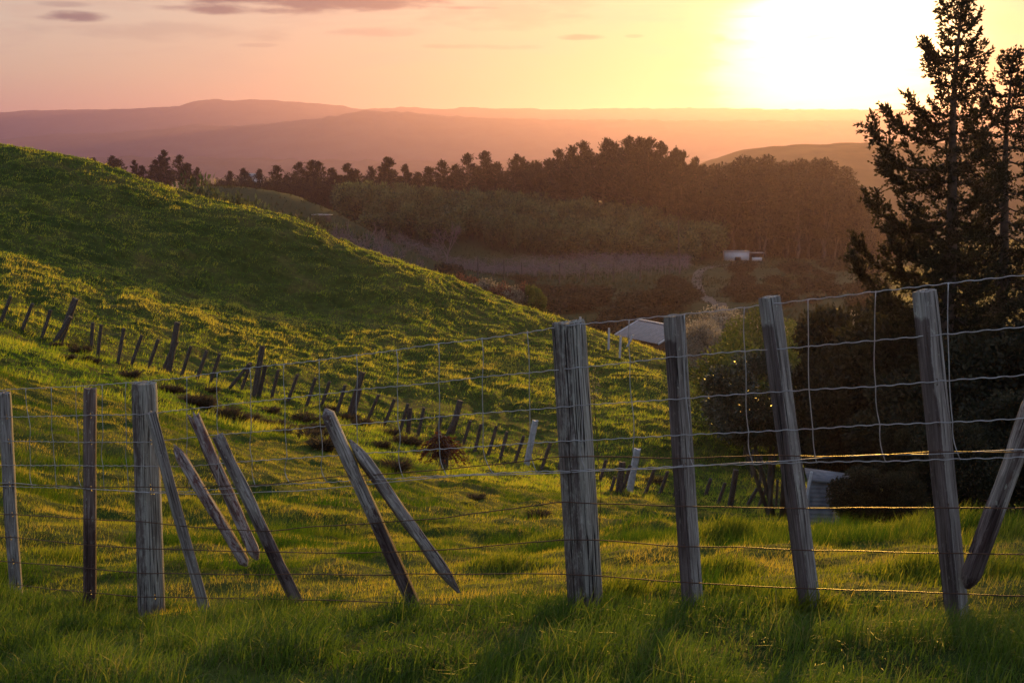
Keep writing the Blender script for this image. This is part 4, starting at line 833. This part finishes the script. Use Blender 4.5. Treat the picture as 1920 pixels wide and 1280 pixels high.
# grey gabled roof of the farmhouse behind the hill
hx, hy, hz_ = P(1238, 655, 150); ga = rad(28)
hs = bld('farmhouse', (hx, hy, hz_ - .75), ga, 'farmhouse with a grey gabled iron roof half hidden behind the right shoulder of the hill', 'house')
w2, l2, eh, rh = 2.9, 4.2, 2.0, 1.35
MB().add([(-w2 + .3, -l2 + .2, -3), (w2 - .3, -l2 + .2, -3), (w2 - .3, -l2 + .2, eh), (0, -l2 + .2, eh + rh), (-w2 + .3, -l2 + .2, eh), (-w2 + .3, l2 - .2, -3), (w2 - .3, l2 - .2, -3), (w2 - .3, l2 - .2, eh), (0, l2 - .2, eh + rh), (-w2 + .3, l2 - .2, eh)],
         t=[(2, 3, 4), (9, 8, 7)], q=[(0, 1, 2, 4), (6, 5, 9, 7), (1, 6, 7, 2), (5, 0, 4, 9)]).build('wall', M['weather'], hs)
rf = MB()
for sx in (-1, 1):
    nseg = 34
    for k in range(nseg):        # corrugated sheets, running down the slope
        y0, y1 = -l2 + 2 * l2 * k / nseg, -l2 + 2 * l2 * (k + 1) / nseg; zz = .05 * (k % 2)
        a0 = [(0, y0, eh + rh + .12 + zz), (0, y1, eh + rh + .12 + .05 - zz), (sx * (w2 + .15), y1, eh + .02 + .05 - zz), (sx * (w2 + .15), y0, eh + .02 + zz)]
        lo = [(p_[0], p_[1], p_[2] - .1) for p_ in a0]; rf.add(a0 + lo, q=[(0, 1, 2, 3), (7, 6, 5, 4), (0, 3, 7, 4), (1, 5, 6, 2), (3, 2, 6, 7)])
rfo = rf.build('roof', M['roofing'], hs)
bb = MB()
for sx in (-1, 1):
    for sy in (-l2 - .04, l2 + .04):
        bb.add([(0, sy - .03, eh + rh + .22), (sx * (w2 + .2), sy - .03, eh + .12), (sx * (w2 + .2), sy - .03, eh - .10), (0, sy - .03, eh + rh - .02), (0, sy + .03, eh + rh + .22), (sx * (w2 + .2), sy + .03, eh + .12), (sx * (w2 + .2), sy + .03, eh - .10), (0, sy + .03, eh + rh - .02)],
               q=[(0, 1, 2, 3), (7, 6, 5, 4), (0, 4, 5, 1), (3, 2, 6, 7)])
bb.add(*box(0, 0, eh + rh + .2, .3, 2 * l2 + .1, .07)); bb.build('barge_board', M['pale_trim'], hs)
wing = MB(); wing.add([(w2 - .4, -l2 + 1.2, eh + .3), (w2 + 2.6, -l2 + 1.2, eh - .5), (w2 + 2.6, l2 - 1, eh - .5), (w2 - .4, l2 - 1, eh + .3), (w2 - .4, -l2 + 1.2, eh + .2), (w2 + 2.6, -l2 + 1.2, eh - .6), (w2 + 2.6, l2 - 1, eh - .6), (w2 - .4, l2 - 1, eh + .2)],
                     q=[(0, 1, 2, 3), (7, 6, 5, 4), (0, 4, 5, 1), (1, 5, 6, 2)]); wing.build('porch_roof', M['roofing'], hs)
MB().add(*box(w2 + 1.1, 0, -.5, 2.4, 5.4, 3.4)).build('porch_wall', M['pale_trim'], hs)
wfr = MB().add(*box(0, -l2 + .17, 1.0, 1.3, .1, 1.1)).build('window', M['glass'], hs)
MB().add(*box(0, -l2 + .13, 1.60, 1.5, .08, .1)).add(*box(0, -l2 + .13, .4, 1.5, .08, .1)).build('frame', M['pale_trim'], wfr)
# little corrugated iron hut in the gully
cx0, cy0, cz0 = P(1546, 890, 29); hutz = G(cx0, cy0) - .1; HS = (cz0 - hutz) / 1.33
ch_ = bld('iron_hut', (cx0, cy0, hutz), rad(-8), 'small pale corrugated iron hut under the dark trees in the gully', 'hut')
cor = MB(); nseg = 26
for k in range(nseg):
    z0, z1 = 1.25 * k / nseg, 1.25 * (k + 1) / nseg; d0, d1 = .014 * (k % 2), .014 * ((k + 1) % 2)
    cor.add([(-.68, -.6 - d0, z0), (1.2, -.6 - d0, z0), (1.2, -.6 - d1, z1), (-.68, -.6 - d1, z1)], q=[(0, 1, 2, 3)])
cor.add(*box(.26, .35, .62, 1.88, 1.86, 1.24)).build('wall', M['oldiron'], ch_)
MB().add([(-.8, -.75, 1.33), (1.35, -.75, 1.22), (1.35, 1.4, 1.22), (-.8, 1.4, 1.33), (-.8, -.75, 1.27), (1.35, -.75, 1.16), (1.35, 1.4, 1.16), (-.8, 1.4, 1.27)], q=[(0, 1, 2, 3), (7, 6, 5, 4), (0, 4, 5, 1), (0, 3, 7, 4), (1, 5, 6, 2)]).build('roof', M['oldiron'], ch_)
tag(post('white_pole', P(1508, 952, 28), P(1522, 884, 28), .07, .05, M['white_wood'], n=6, rings=5, sides=8, cracks=0), 'white pole leaning at the left end of the corrugated hut', 'pole')
ch_.scale = (.46, .46, HS)
# pale farmhouse far off behind the belt
fx, fy, fz = P(474, 333, 520); fz = G(fx, fy)
fh = bld('distant_house', (fx, fy, P(474, 340, 520)[2] - 1.5), .3, 'tiny pale house between the pines far behind the knoll', 'house')
MB().add(*box(0, 0, .8, 6, 5, 4.2)).build('wall', M['shedwall'], fh); MB().add([(-3.4, -3, 2.85), (3.4, -3, 2.85), (3.4, 3, 2.85), (-3.4, 3, 2.85), (-3.4, 0, 4.4), (3.4, 0, 4.4)], t=[(0, 4, 3), (1, 2, 5)], q=[(0, 1, 5, 4), (2, 3, 4, 5), (3, 2, 1, 0)]).build('roof', M['roofing'], fh)
# glasshouse roof edge on the slope at left
gx_, gy_, gz_ = P(604, 412, 285); q_ = bld('low_shed', (gx_, gy_, G(gx_, gy_)), -.5, 'long low shed with a pale roof on the slope left of the bare trees', 'shed')
MB().add(*box(0, 0, .6, 3.0, 2.2, 1.4)).build('wall', M['weather'], q_); MB().add(*box(0, 0, 1.38, 3.4, 2.6, .14)).build('roof', M['roofing'], q_)

# ------------------------------------------------------------------ tall conifers at the right
def sprays(cb, path, r_, step, tl, per, leaf, width, tint, flat=.25):
    """foliage along one limb: side twigs carrying short flattened sprays"""
    path = np.asarray(path); sg = np.linalg.norm(np.diff(path, axis=0), axis=1); s = np.concatenate([[0], np.cumsum(sg)]); Lt = s[-1]
    ts = np.arange(max(.08, Lt * .12), Lt, step); n = len(ts)
    if n == 0: return
    c0 = np.stack([np.interp(ts, s, path[:, k]) for k in range(3)], -1); d = np.stack([np.interp(ts + .05, s, path[:, k]) for k in range(3)], -1) - np.stack([np.interp(ts - .05, s, path[:, k]) for k in range(3)], -1)
    d /= np.linalg.norm(d, axis=1)[:, None] + 1e-9; side = np.cross(d, (0, 0, 1.)); side /= np.linalg.norm(side, axis=1)[:, None] + 1e-9
    for sg_ in (-1, 1, 0):
        td = d * .75 + side * sg_ * .75 + np.array([0, 0, 1]) * (r_.normal(.05, flat, n)[:, None]); td /= np.linalg.norm(td, axis=1)[:, None]
        ln = tl * r_.uniform(.5, 1.15, n) * (1.05 - .45 * ts / Lt)
        f = r_.random((n, per)) ** .8; pos = c0[:, None] + td[:, None] * (ln[:, None] * f)[..., None]; pos[..., 2] += -.10 * (f * ln[:, None]) ** 1.5
        leaves(cb, pos.reshape(-1, 3), np.repeat(td, per, 0) + (0, 0, .15), leaf, width, r_, .55, tint=np.full(n * per, tint))
def conifer(name, h, seed, prof, leaf=.11, step=.13, dens=6, per=13, zmin=.02, special=(), nbr=11):
    r_ = np.random.default_rng(seed); root = empty(name, (0, 0, 0)); tb = MB(); cb = MB()
    zs_ = np.linspace(-.6, h, 14); tb.add(*tube([(.05 * math.sin(z), .05 * math.cos(z * .7), z) for z in zs_], np.interp(zs_, [0, h], [.030 * h * .75, .015]), 9))
    z = h * zmin; a = 0
    while z < h - .15:
        Lr = np.interp(z / h, *prof); gap = float(np.interp(z / h, [0, .55, .72, 1], [.27, .29, .42, .24]))
        for k in range(4):
            a += 2.4 + r_.normal(0, .25); Lb = Lr * r_.uniform(.55, 1.12)
            lift = np.interp(z / h, [0, .5, .9, 1], [-.05, .05, .45, 1.2]) + r_.normal(0, .08); t_ = np.linspace(0, 1, 7)
            pth = np.stack([math.cos(a) * Lb * t_, math.sin(a) * Lb * t_, z + Lb * (lift * t_ - .22 * np.sin(t_ * math.pi) + .16 * t_ ** 3)], -1)
            tb.add(*tube(pth, np.linspace(.012 + .006 * Lb, .004, 7), 4, False)); sprays(cb, pth, r_, step, min(.8, .26 + .2 * Lb), per, leaf, leaf * .42, r_.uniform(.2, .8))
        z += gap
    for (zb, az_, Lb, lift, curl) in special:        # the long boughs that stand out of the crown
        t_ = np.linspace(0, 1, 9); pth = np.stack([math.cos(az_) * Lb * t_, math.sin(az_) * Lb * t_, zb + Lb * (lift * t_ - .16 * np.sin(t_ * math.pi) + curl * t_ ** 3)], -1)
        tb.add(*tube(pth, np.linspace(.045, .008, 9), 5, False)); sprays(cb, pth, r_, .11, .62, 13, leaf * 1.1, leaf * .5, .5, .5)
        for q in range(6):
            i0 = 3 + int(r_.integers(0, 5)); dd = unit(pth[i0] - pth[i0 - 1]) + r_.normal(0, .35, 3) + (0, 0, .35); e = pth[i0] + unit(dd) * Lb * r_.uniform(.16, .3)
            sub = [pth[i0], (pth[i0] + e) / 2 - (0, 0, .03), e]; tb.add(*tube(sub, [.012, .009, .004], 4, False)); sprays(cb, sub, r_, .1, .35, 12, leaf, leaf * .45, .6, .5)
    tb.build('trunk', M['bark'], root); cb.build('crown', M['conifer'], root); return root
CY = 36.0
cx1, cy1, ct1 = P(1800, -22, CY); cb1 = G(cx1, cy1); h1 = ct1 - cb1
def zat(py, base, px=1800, Y=CY): return P(px, py, Y)[2] - base
prof1 = ([0, .30, .39, .49, .59, .68, .77, .85, .90, .96, 1.0], [2.5, 2.2, 1.95, 1.7, 1.5, 1.28, 1.04, .84, .74, .38, .10])
spc = [(zat(300, cb1), math.pi + .12, 2.25, .02, .36), (zat(335, cb1), math.pi - .30, 1.8, .0, .20), (zat(255, cb1), math.pi - .5, 1.75, .12, .28), (zat(415, cb1), math.pi + .05, 2.15, .02, .25), (zat(470, cb1), math.pi + .3, 1.8, -.05, .3),
       (zat(505, cb1), math.pi - .05, 2.35, .10, .2), (zat(225, cb1), math.pi + .2, 1.25, .15, .25), (zat(560, cb1), math.pi + .1, 2.5, .02, .4), (zat(110, cb1), math.pi, .85, .15, .2)]
t1 = conifer('conifer_tree', h1, 501, prof1, special=spc); place(t1, (cx1, cy1, cb1), 0, 1.0, label='tallest conifer with a tapering top and long upswept boughs at the right edge', cat='tree', first=True)
cx2, cy2, ct2 = P(1897, 100, 38.5); cb2 = G(cx2, cy2)
t2 = conifer('conifer_tree', ct2 - cb2, 502, ([0, .4, .6, .75, .88, 1.0], [3.0, 2.6, 2.1, 1.6, 1.0, .12]), per=13); place(t2, (cx2, cy2, cb2), 0, 1.0, label='second conifer close behind the tallest one, cut by the right edge', cat='tree', first=True)
# dark evergreens filling the gully below the conifers
DK = [Proto(broad_tree('evergreen_tree', 6, 2.3, 1.2, M['conifer'], M['bark'], 521 + k, leaf=.17, nl=26000, lumps=34, lump_r=.36, limbs=10, tr=.10)) for k in range(2)]
for k, (px, pt, Y, wd, lb) in enumerate([(1628, 505, 44, .8, 'slim dark evergreen standing left of the tallest conifer'), (1690, 560, 38, 1.0, 'dark bushy evergreen under the boughs of the tallest conifer'), (1600, 610, 40, .9, 'dark evergreen with reddish rim light between the glossy tree and the conifer'), (1560, 690, 37, .8, 'low dark evergreen right behind the glossy tree'),
                                         (1740, 660, 33, 1.0, 'dark bushy evergreen behind the right square post'), (1860, 600, 34, 1.1, 'large dark evergreen at the right edge below the second conifer'), (1715, 760, 31, .7, 'black low evergreen above the paddock edge, right of the hut'), (1790, 780, 28, 1.0, 'black low evergreen behind the rough split pole'), (1606, 856, 26.5, 1.0, 'low dark shrub overhanging the right end of the corrugated hut'), (1930, 720, 29, 1.1, 'dark evergreen cut by the right edge'),
                                         (1700, 860, 26, .8, 'lowest dark shrub just over the paddock edge'), (2040, 560, 34, 1.2, 'dark evergreen outside the right edge'), (1580, 800, 45, .9, 'dark evergreen overhanging the corrugated hut')]):
    x, y, zt = P(px, pt, Y); zb = G(x, y); s = (zt - zb) / 6.1; DK[k % 2].put((x, y, zb), k * 1.3, (s * wd, s * wd, s), label=lb, cat='tree')
# glossy round tree with leaning stems
gx1, gy1, gzt = P(1437, 650, 41); gb = G(gx1, gy1); r_ = np.random.default_rng(611); gt = empty('glossy_tree', (gx1, gy1, gb))
cz = P(1437, 748, 41)[2] - gb; tb = MB()
for k in range(6):
    e = (r_.normal(0, .6), r_.normal(0, .4), cz - .2); b0 = (.45 + .12 * k - .3, .1 * k, -.3); tb.add(*tube([b0, ((b0[0] + e[0]) / 2 - .1, .1, cz * .5), e], [.07, .055, .03], 7))
tb.build('trunk', M['palebark'], gt); cb = MB()
for k in range(90):
    v = unit(r_.standard_normal(3)); c0 = v * r_.uniform(.45, 1) ** .5 * np.array([1.85, 1.5, 1.22]) + (.02, 0, cz); nn = 420; u_ = r_.standard_normal((nn, 3)); u_ /= np.linalg.norm(u_, axis=1)[:, None]
    leaves(cb, c0 + u_ * .36 * r_.random(nn)[:, None] ** .4, u_ + v * .6, .10, .046, r_, .6, tint=np.full(nn, .5))
cb.build('crown', M['gloss'], gt); tag(gt, 'round tree of small glossy dark leaves on slanting stems, beside the netting fence', 'tree')
# bushes up the gully behind it
LB = [Proto(broad_tree('bush', 3, 1.9, .3, M['palebush'], M['bark'], 621, leaf=.11, nl=15000, lumps=26, lump_r=.34, limbs=6, tr=.06)), Proto(broad_tree('bush', 3, 2.0, .3, M['greenbush'], M['bark'], 622, leaf=.12, nl=15000, lumps=26, lump_r=.36, limbs=6, tr=.06))]
for px, pt, Y, which, wd, lb in [(1328, 598, 88, 0, .95, 'pale round fluffy bush nearest the farmhouse'), (1352, 574, 98, 0, 1.15, 'broad pale brown bush behind the fluffy round one'), (1300, 610, 104, 0, .8, 'dark pale-tipped bush hard against the first square post'), (1412, 577, 84, 1, .8, 'yellow-green bush with grey stems left of the leaning square post'),
                                 (1440, 592, 90, 0, .8, 'greyish bush half hidden by the leaning square post'), (1408, 634, 58, 1, .95, 'bright green leafy bush rising over the glossy tree'), (1372, 668, 62, 1, .8, 'lower green bush left of the glossy tree, at the netting fence'), (1455, 640, 56, 1, .8, 'green bush between the glossy tree and the leaning square post'),
                                 (1590, 585, 120, 0, 1.2, 'dim rusty bush in the haze left of the conifers'), (1530, 590, 125, 1, 1.2, 'dim round bush in the haze above the glossy tree'), (1345, 735, 66, 0, .5, 'small dry bush growing in the netting fence')]:
    x, y, zt = P(px, pt, Y); zb = G(x, y); hh = zt - zb; s = hh / 3.05; LB[which].put((x, y, zb), px, (max(s * .9, .55) * wd,) * 2 + (s,), label=lb, cat='bush')

# ------------------------------------------------------------------ tussocks, dead bush, dry weeds
def tussock(seed, m, n=420, r=.24, hh=.34):
    r_ = np.random.default_rng(seed); a = r_.uniform(0, 6.28, n); q = r_.random(n) ** .5 * r * .6; b0 = np.stack([np.cos(a) * q, np.sin(a) * q, np.zeros(n) - .05], -1)
    d = np.stack([np.cos(a) * .55, np.sin(a) * .55, np.ones(n)], -1) + r_.normal(0, .25, (n, 3)); d /= np.linalg.norm(d, axis=1)[:, None]; h_ = (hh * r_.uniform(.6, 1.15, n))[:, None]
    mid = b0 + d * h_ * .55; e = b0 + d * h_ + np.stack([np.cos(a) * .10, np.sin(a) * .10, -.10 * np.ones(n)], -1) * r_.uniform(.2, 1.2, n)[:, None]
    s_ = np.cross(d, r_.standard_normal((n, 3))); s_ /= np.linalg.norm(s_, axis=1)[:, None]; s_ *= .011
    v = np.stack([b0 - s_, b0 + s_, mid + s_, mid - s_, e], 1).reshape(-1, 3); k = np.arange(n)[:, None] * 5
    return MB().add(v, t=np.concatenate([k + 3, k + 2, k + 4], 1), q=np.concatenate([k, k + 1, k + 2, k + 3], 1), c=np.repeat(r_.random(n), 5)).build('grass_tussock', m)
TU = [tussock(701 + k, M['tuft'], r=.26 + .05 * k, hh=.36 + .04 * k) for k in range(3)]; tused = [0] * 3
TP = [(107, 650, 1), (131, 652, 1), (150, 662, 1.4), (127, 674, 1), (160, 676, .9), (176, 680, .8), (243, 708, 1.5), (302, 732, 1), (325, 734, 1), (340, 738, 1), (366, 758, 1.6), (382, 762, 1.4), (396, 735, 1.2), (352, 755, 1.1), (425, 781, 1.3), (450, 787, 1.1), (470, 790, 1.2), (488, 798, 1), (508, 774, 1.3), (530, 815, 1.1),
      (562, 812, 1.3), (578, 822, 1.5), (604, 820, 1.3), (568, 787, 1.2), (585, 790, 1.1), (606, 840, 1.5), (596, 805, 1), (642, 784, 1.2), (660, 787, 1.1), (678, 798, 1.3), (610, 795, 1.1), (732, 815, 1.2), (758, 832, 1.4), (775, 835, 1.3), (716, 838, 1.1), (742, 882, 1.3), (893, 938, .8), (1010, 972, .7), (1228, 905, 1.2), (1095, 650, .7), (620, 770, 1), (520, 800, 1)]
for k, (px, py, s) in enumerate(TP):
    p0 = hit(px, py); v = k % 3; o = TU[v] if not tused[v] else TU[v].copy()
    if tused[v]: S.collection.objects.link(o)
    tused[v] = 1; o.location = p0; o.rotation_euler = (0, 0, k * 1.7); o.scale = (s * .72, s * .72, s * .70)
    tag(o, 'dark dry tussock dotted over the pasture near the old fence', 'tussock', 'dry tussocks near the old fence')
p0 = hit(828, 880, 20, 60); r_ = np.random.default_rng(733); db = empty('dead_bush', p0); st_ = MB(); fr = MB()
for k in range(4): st_.add(*tube([(.08 * k - .1, 0, -.1), (.05 * k, .05, .35), (.10 * k - .1, .1, .75)], [.045, .035, .02], 6))
for k in range(46):
    a = r_.uniform(0, 6.28); Lb = r_.uniform(.35, .75); z0 = r_.uniform(.35, .9); t_ = np.linspace(0, 1, 6)
    pth = np.stack([math.cos(a) * Lb * t_, math.sin(a) * Lb * t_, z0 + Lb * (.9 * t_ - 1.35 * t_ ** 2)], -1); st_.add(*tube(pth, np.linspace(.010, .004, 6), 3, False)); nn = 60; f = r_.random(nn); c0 = np.stack([np.interp(f, t_, pth[:, q]) for q in range(3)], -1)
    leaves(fr, c0, np.tile((math.cos(a), math.sin(a), -.6), (nn, 1)), .12, .028, r_, .6)
st_.build('stem', M['twig'], db); fr.build('fronds', M['deadbush'], db); tag(db, 'dead rust-brown bush with drooping fronds in front of the old fence', 'bush')
# dry weed glowing behind the thickest post
wb = np.array(FP(1040, 1130, .35)); r_ = np.random.default_rng(741); wd_ = empty('dry_weed', (wb[0], wb[1], G(wb[0], wb[1]))); sm = MB(); gz0 = wd_.location.z
tgt = np.array(FP(1034, 745, .35)) - np.array(wd_.location)
sm.add(*tube([(0, 0, -.02), tgt * .5 + (.03, 0, 0), tgt], .0016, 4)); fl = MB()
nn = 240; sp_ = r_.standard_normal((nn, 3)) * (.016, .016, .055); leaves(fl, tgt + sp_, sp_ * 4, .020, .0016, r_, .7)
sm.build('stem', M['tuft'], wd_); fl.build('seed_head', M['palebush'], wd_); tag(wd_, 'dry feathery weed lit from behind at the left side of the thickest post', 'weed')
# ------------------------------------------------------------------ grass
def blades(mb, x, y, z, h, w, r_, lean=.35, tint=None, bend=.5, full=True, wind=(0.15, -.05)):
    n = len(x); a = r_.uniform(0, 2 * math.pi, n); l_ = np.abs(r_.normal(0, lean, n))
    dx = np.cos(a) * l_ + wind[0]; dy = np.sin(a) * l_ + wind[1]; b = r_.uniform(0, 6.28, n); sx, sy = np.cos(b) * w / 2, np.sin(b) * w / 2
    B = np.stack([x, y, z - .01], -1); Sd = np.stack([sx, sy, np.zeros(n)], -1)
    nrm = 1 / np.sqrt(1 + dx * dx + dy * dy); up = np.stack([dx * nrm, dy * nrm, nrm], -1) * h[:, None]
    drop = np.stack([dx * bend, dy * bend, -np.hypot(dx, dy) * bend * .6], -1) * h[:, None]
    tt = r_.random(n) if tint is None else np.clip(tint + r_.normal(0, .16, n), 0, 1)
    if full:
        v = np.stack([B - Sd, B + Sd, B + up * .55 + Sd * .8, B + up * .55 - Sd * .8, B + up + drop], 1).reshape(-1, 3); k = np.arange(n)[:, None] * 5
        mb.add(v, t=np.concatenate([k + 3, k + 2, k + 4], 1), q=np.concatenate([k, k + 1, k + 2, k + 3], 1), c=np.repeat(tt, 5))
    else:
        v = np.stack([B - Sd, B + Sd, B + up + drop * .5], 1).reshape(-1, 3); mb.add(v, t=np.arange(n * 3).reshape(-1, 3), c=np.repeat(tt, 3))
def scatter(n, y0, y1, margin, r_, pw=1.0):
    """points in a wedge wider than the view"""
    u_ = r_.random(n); y = np.sqrt(y0 ** 2 + (y1 ** 2 - y0 ** 2) * u_) if pw == 1.0 else y0 * (y1 / y0) ** u_
    return (r_.random(n) * 2 - 1) * (y * .375 + margin), y
r_ = np.random.default_rng(900)
fdist = lambda x, y: (x - .27) * FN[0] + (y - 6) * FN[1]        # signed distance behind the fence
# long ungrazed grass from the camera to the fence line
mb = MB(); n = 300000; x, y = scatter(n, 3.0, 9.2, 1.4, r_); fd = fdist(x, y); clump = fbm(x * 2.3, y * 2.3, 61, 3); pat = fbm(x * .8, y * .8, 63, 2)
keep = (fd < .25 + .5 * (clump - .5)) & (r_.random(n) < np.clip(.45 + 1.4 * (clump - .3), .3, 1)); x, y, clump, pat, fd = x[keep], y[keep], clump[keep], pat[keep], fd[keep]
h = (.040 + .10 * sstep(.35, .75, clump) + .03 * pat) * r_.uniform(.45, 1.35, len(x)) * (1 - .35 * sstep(-.5, .3, fd))
blades(mb, x, y, H(x, y), h, r_.uniform(.0025, .0055, len(x)), r_, lean=.48, tint=.05 + .60 * pat + .25 * (clump - .5) + .45 * (r_.random(len(x)) < .06), bend=.6)
# a few dry bent stalks among it
n = 260; x, y = scatter(n, 3.2, 8.6, 1.2, r_); k = fdist(x, y) < .2; x, y = x[k], y[k]; blades(mb, x, y, H(x, y), r_.uniform(.14, .34, len(x)), np.full(len(x), .0028), r_, lean=.55, tint=1.0, bend=.8)
tag(mb.build('long_grass', M['grass']), 'long lush green grass growing in front of and under the near fence', 'grass', kind='stuff')
# grazed paddock behind the fence
mb = MB(); n = 330000; x, y = scatter(n, 4.6, 15, 1.6, r_); fd = fdist(x, y); cl = fbm(x * 1.1, y * 1.1, 71, 3); c2 = fbm(x * 3.5, y * 3.5, 73, 2)
keep = fd > -.1; x, y, cl, c2 = x[keep], y[keep], cl[keep], c2[keep]
h = (.032 + .02 * c2 + .12 * sstep(.62, .78, cl)) * r_.uniform(.5, 1.4, len(x)); blades(mb, x, y, H(x, y), h, r_.uniform(.003, .006, len(x)), r_, lean=.5, tint=.55 - .60 * sstep(.52, .70, cl) + .9 * (c2 - .5) + .3 * (fbm(x * .5, y * .5, 75, 3) - .5), full=False)
n = 300000; x, y = scatter(n, 14, 34, 2.5, r_); cl = fbm(x * .9, y * .9, 71, 3); c2 = fbm(x * 3, y * 3, 73, 2)
h = (.045 + .02 * c2 + .13 * sstep(.60, .76, cl)) * r_.uniform(.5, 1.4, n); blades(mb, x, y, H(x, y), h, r_.uniform(.006, .011, n), r_, lean=.5, tint=.55 - .6 * sstep(.52, .70, cl) + .9 * (c2 - .5) + .3 * (fbm(x * .5, y * .5, 75, 3) - .5), full=False)
# taller ungrazed clumps on the lip of the paddock
for px, py, nn, rr, hh in [(1345, 1002, 1500, .55, .16), (1450, 1004, 1200, .40, .15), (1385, 1004, 800, .3, .13), (1745, 990, 1800, .50, .20), (1800, 992, 1200, .4, .19), (1640, 1006, 700, .5, .12), (1690, 1002, 700, .3, .15), (1880, 1000, 1000, .5, .15), (1560, 1008, 500, .5, .10),
                           (1730, 1085, 1600, .28, .15), (1345, 1075, 900, .25, .12), (1850, 1080, 900, .3, .13), (1400, 1120, 700, .25, .12), (945, 1055, 900, .35, .11), (1160, 1120, 700, .2, .14), (1040, 1005, 900, .5, .10), (300, 930, 900, .5, .12), (130, 1050, 900, .3, .11), (1500, 1150, 600, .2, .14)]:
    p0 = hit(px, py, 5, 14); x = p0[0] + r_.normal(0, rr * .55, nn); y = p0[1] + r_.normal(0, rr * .5, nn); e = np.exp(-((x - p0[0]) ** 2 + (y - p0[1]) ** 2) / (rr * .7) ** 2)
    blades(mb, x, y, H(x, y), hh * (.35 + .75 * e) * r_.uniform(.6, 1.3, nn), r_.uniform(.004, .007, nn), r_, lean=.35, tint=.35, bend=.4)
tag(mb.build('paddock_grass', M['grass_short']), 'short grazed yellow-green grass of the paddock behind the near fence', 'grass', kind='stuff')
# rough pasture and rushes on the valley floor
vb = MB(); n = 90000; x, y = scatter(n, 140, 380, 12, r_); pt = fbm(x * .06, y * .06, 95, 4); k = (r_.random(n) < np.clip((pt - .38) * 4, .08, 1)) ; x, y, pt = x[k], y[k], pt[k]
blades(vb, x, y, H(x, y), r_.uniform(.25, .75, len(x)) * (.5 + pt), r_.uniform(.15, .40, len(x)), r_, lean=.5, tint=.2 + .9 * (pt - .4), full=False)
tag(vb.build('rough_grass', M['tuft2']), 'rough rank grass and rushes over the shaded valley floor', 'grass', kind='stuff')
# hillside sward
mb = MB(); n = 560000; x, y = scatter(n, 33, 114, 5, r_, 2); cl = fbm(x * .5, y * .5, 81, 3); c2 = fbm(x * 1.6, y * 1.6, 83, 2); z = H(x, y); relief = np.clip((z - Hs(x, y)) / .35, -1, 1)
keep = r_.random(n) < np.clip(.7 + .5 * relief, .25, 1); x, y, z, cl, c2, relief = [q[keep] for q in (x, y, z, cl, c2, relief)]
h = (.085 + .11 * sstep(.5, .75, c2)) * r_.uniform(.5, 1.4, len(x)) * (1 + .3 * relief)
blades(mb, x, y, z, h, r_.uniform(.018, .045, len(x)) * np.clip(y / 70, .6, 1.3), r_, lean=.5, tint=.36 + .9 * (cl - .5) + .7 * (c2 - .5) + .25 * relief + .5 * (fbm(x * .07, y * .07, 87, 3) - .46) + .10 * sstep(0, 25, x), full=False, wind=(.25, -.05))
tag(mb.build('hill_grass', M['grass_hill']), 'tufted pasture grass covering the hillside', 'grass', kind='stuff')

# @@HAZE
hz, N, L = nmat('haze_air'); v = N.new('ShaderNodeVolumePrincipled'); o = N.new('ShaderNodeOutputMaterial'); L.new(v.outputs[0], o.inputs['Volume'])
v.inputs['Color'].default_value = (.36, .27, .60, 1); v.inputs['Density'].default_value = 1.5e-4; v.inputs['Anisotropy'].default_value = .71
hb = MB().add(*box(0, 4200, 85, 11000, 9200, 380)).build('haze', hz); tag(hb, 'thin warm evening haze filling the valley up to the mountains', 'haze', kind='stuff')
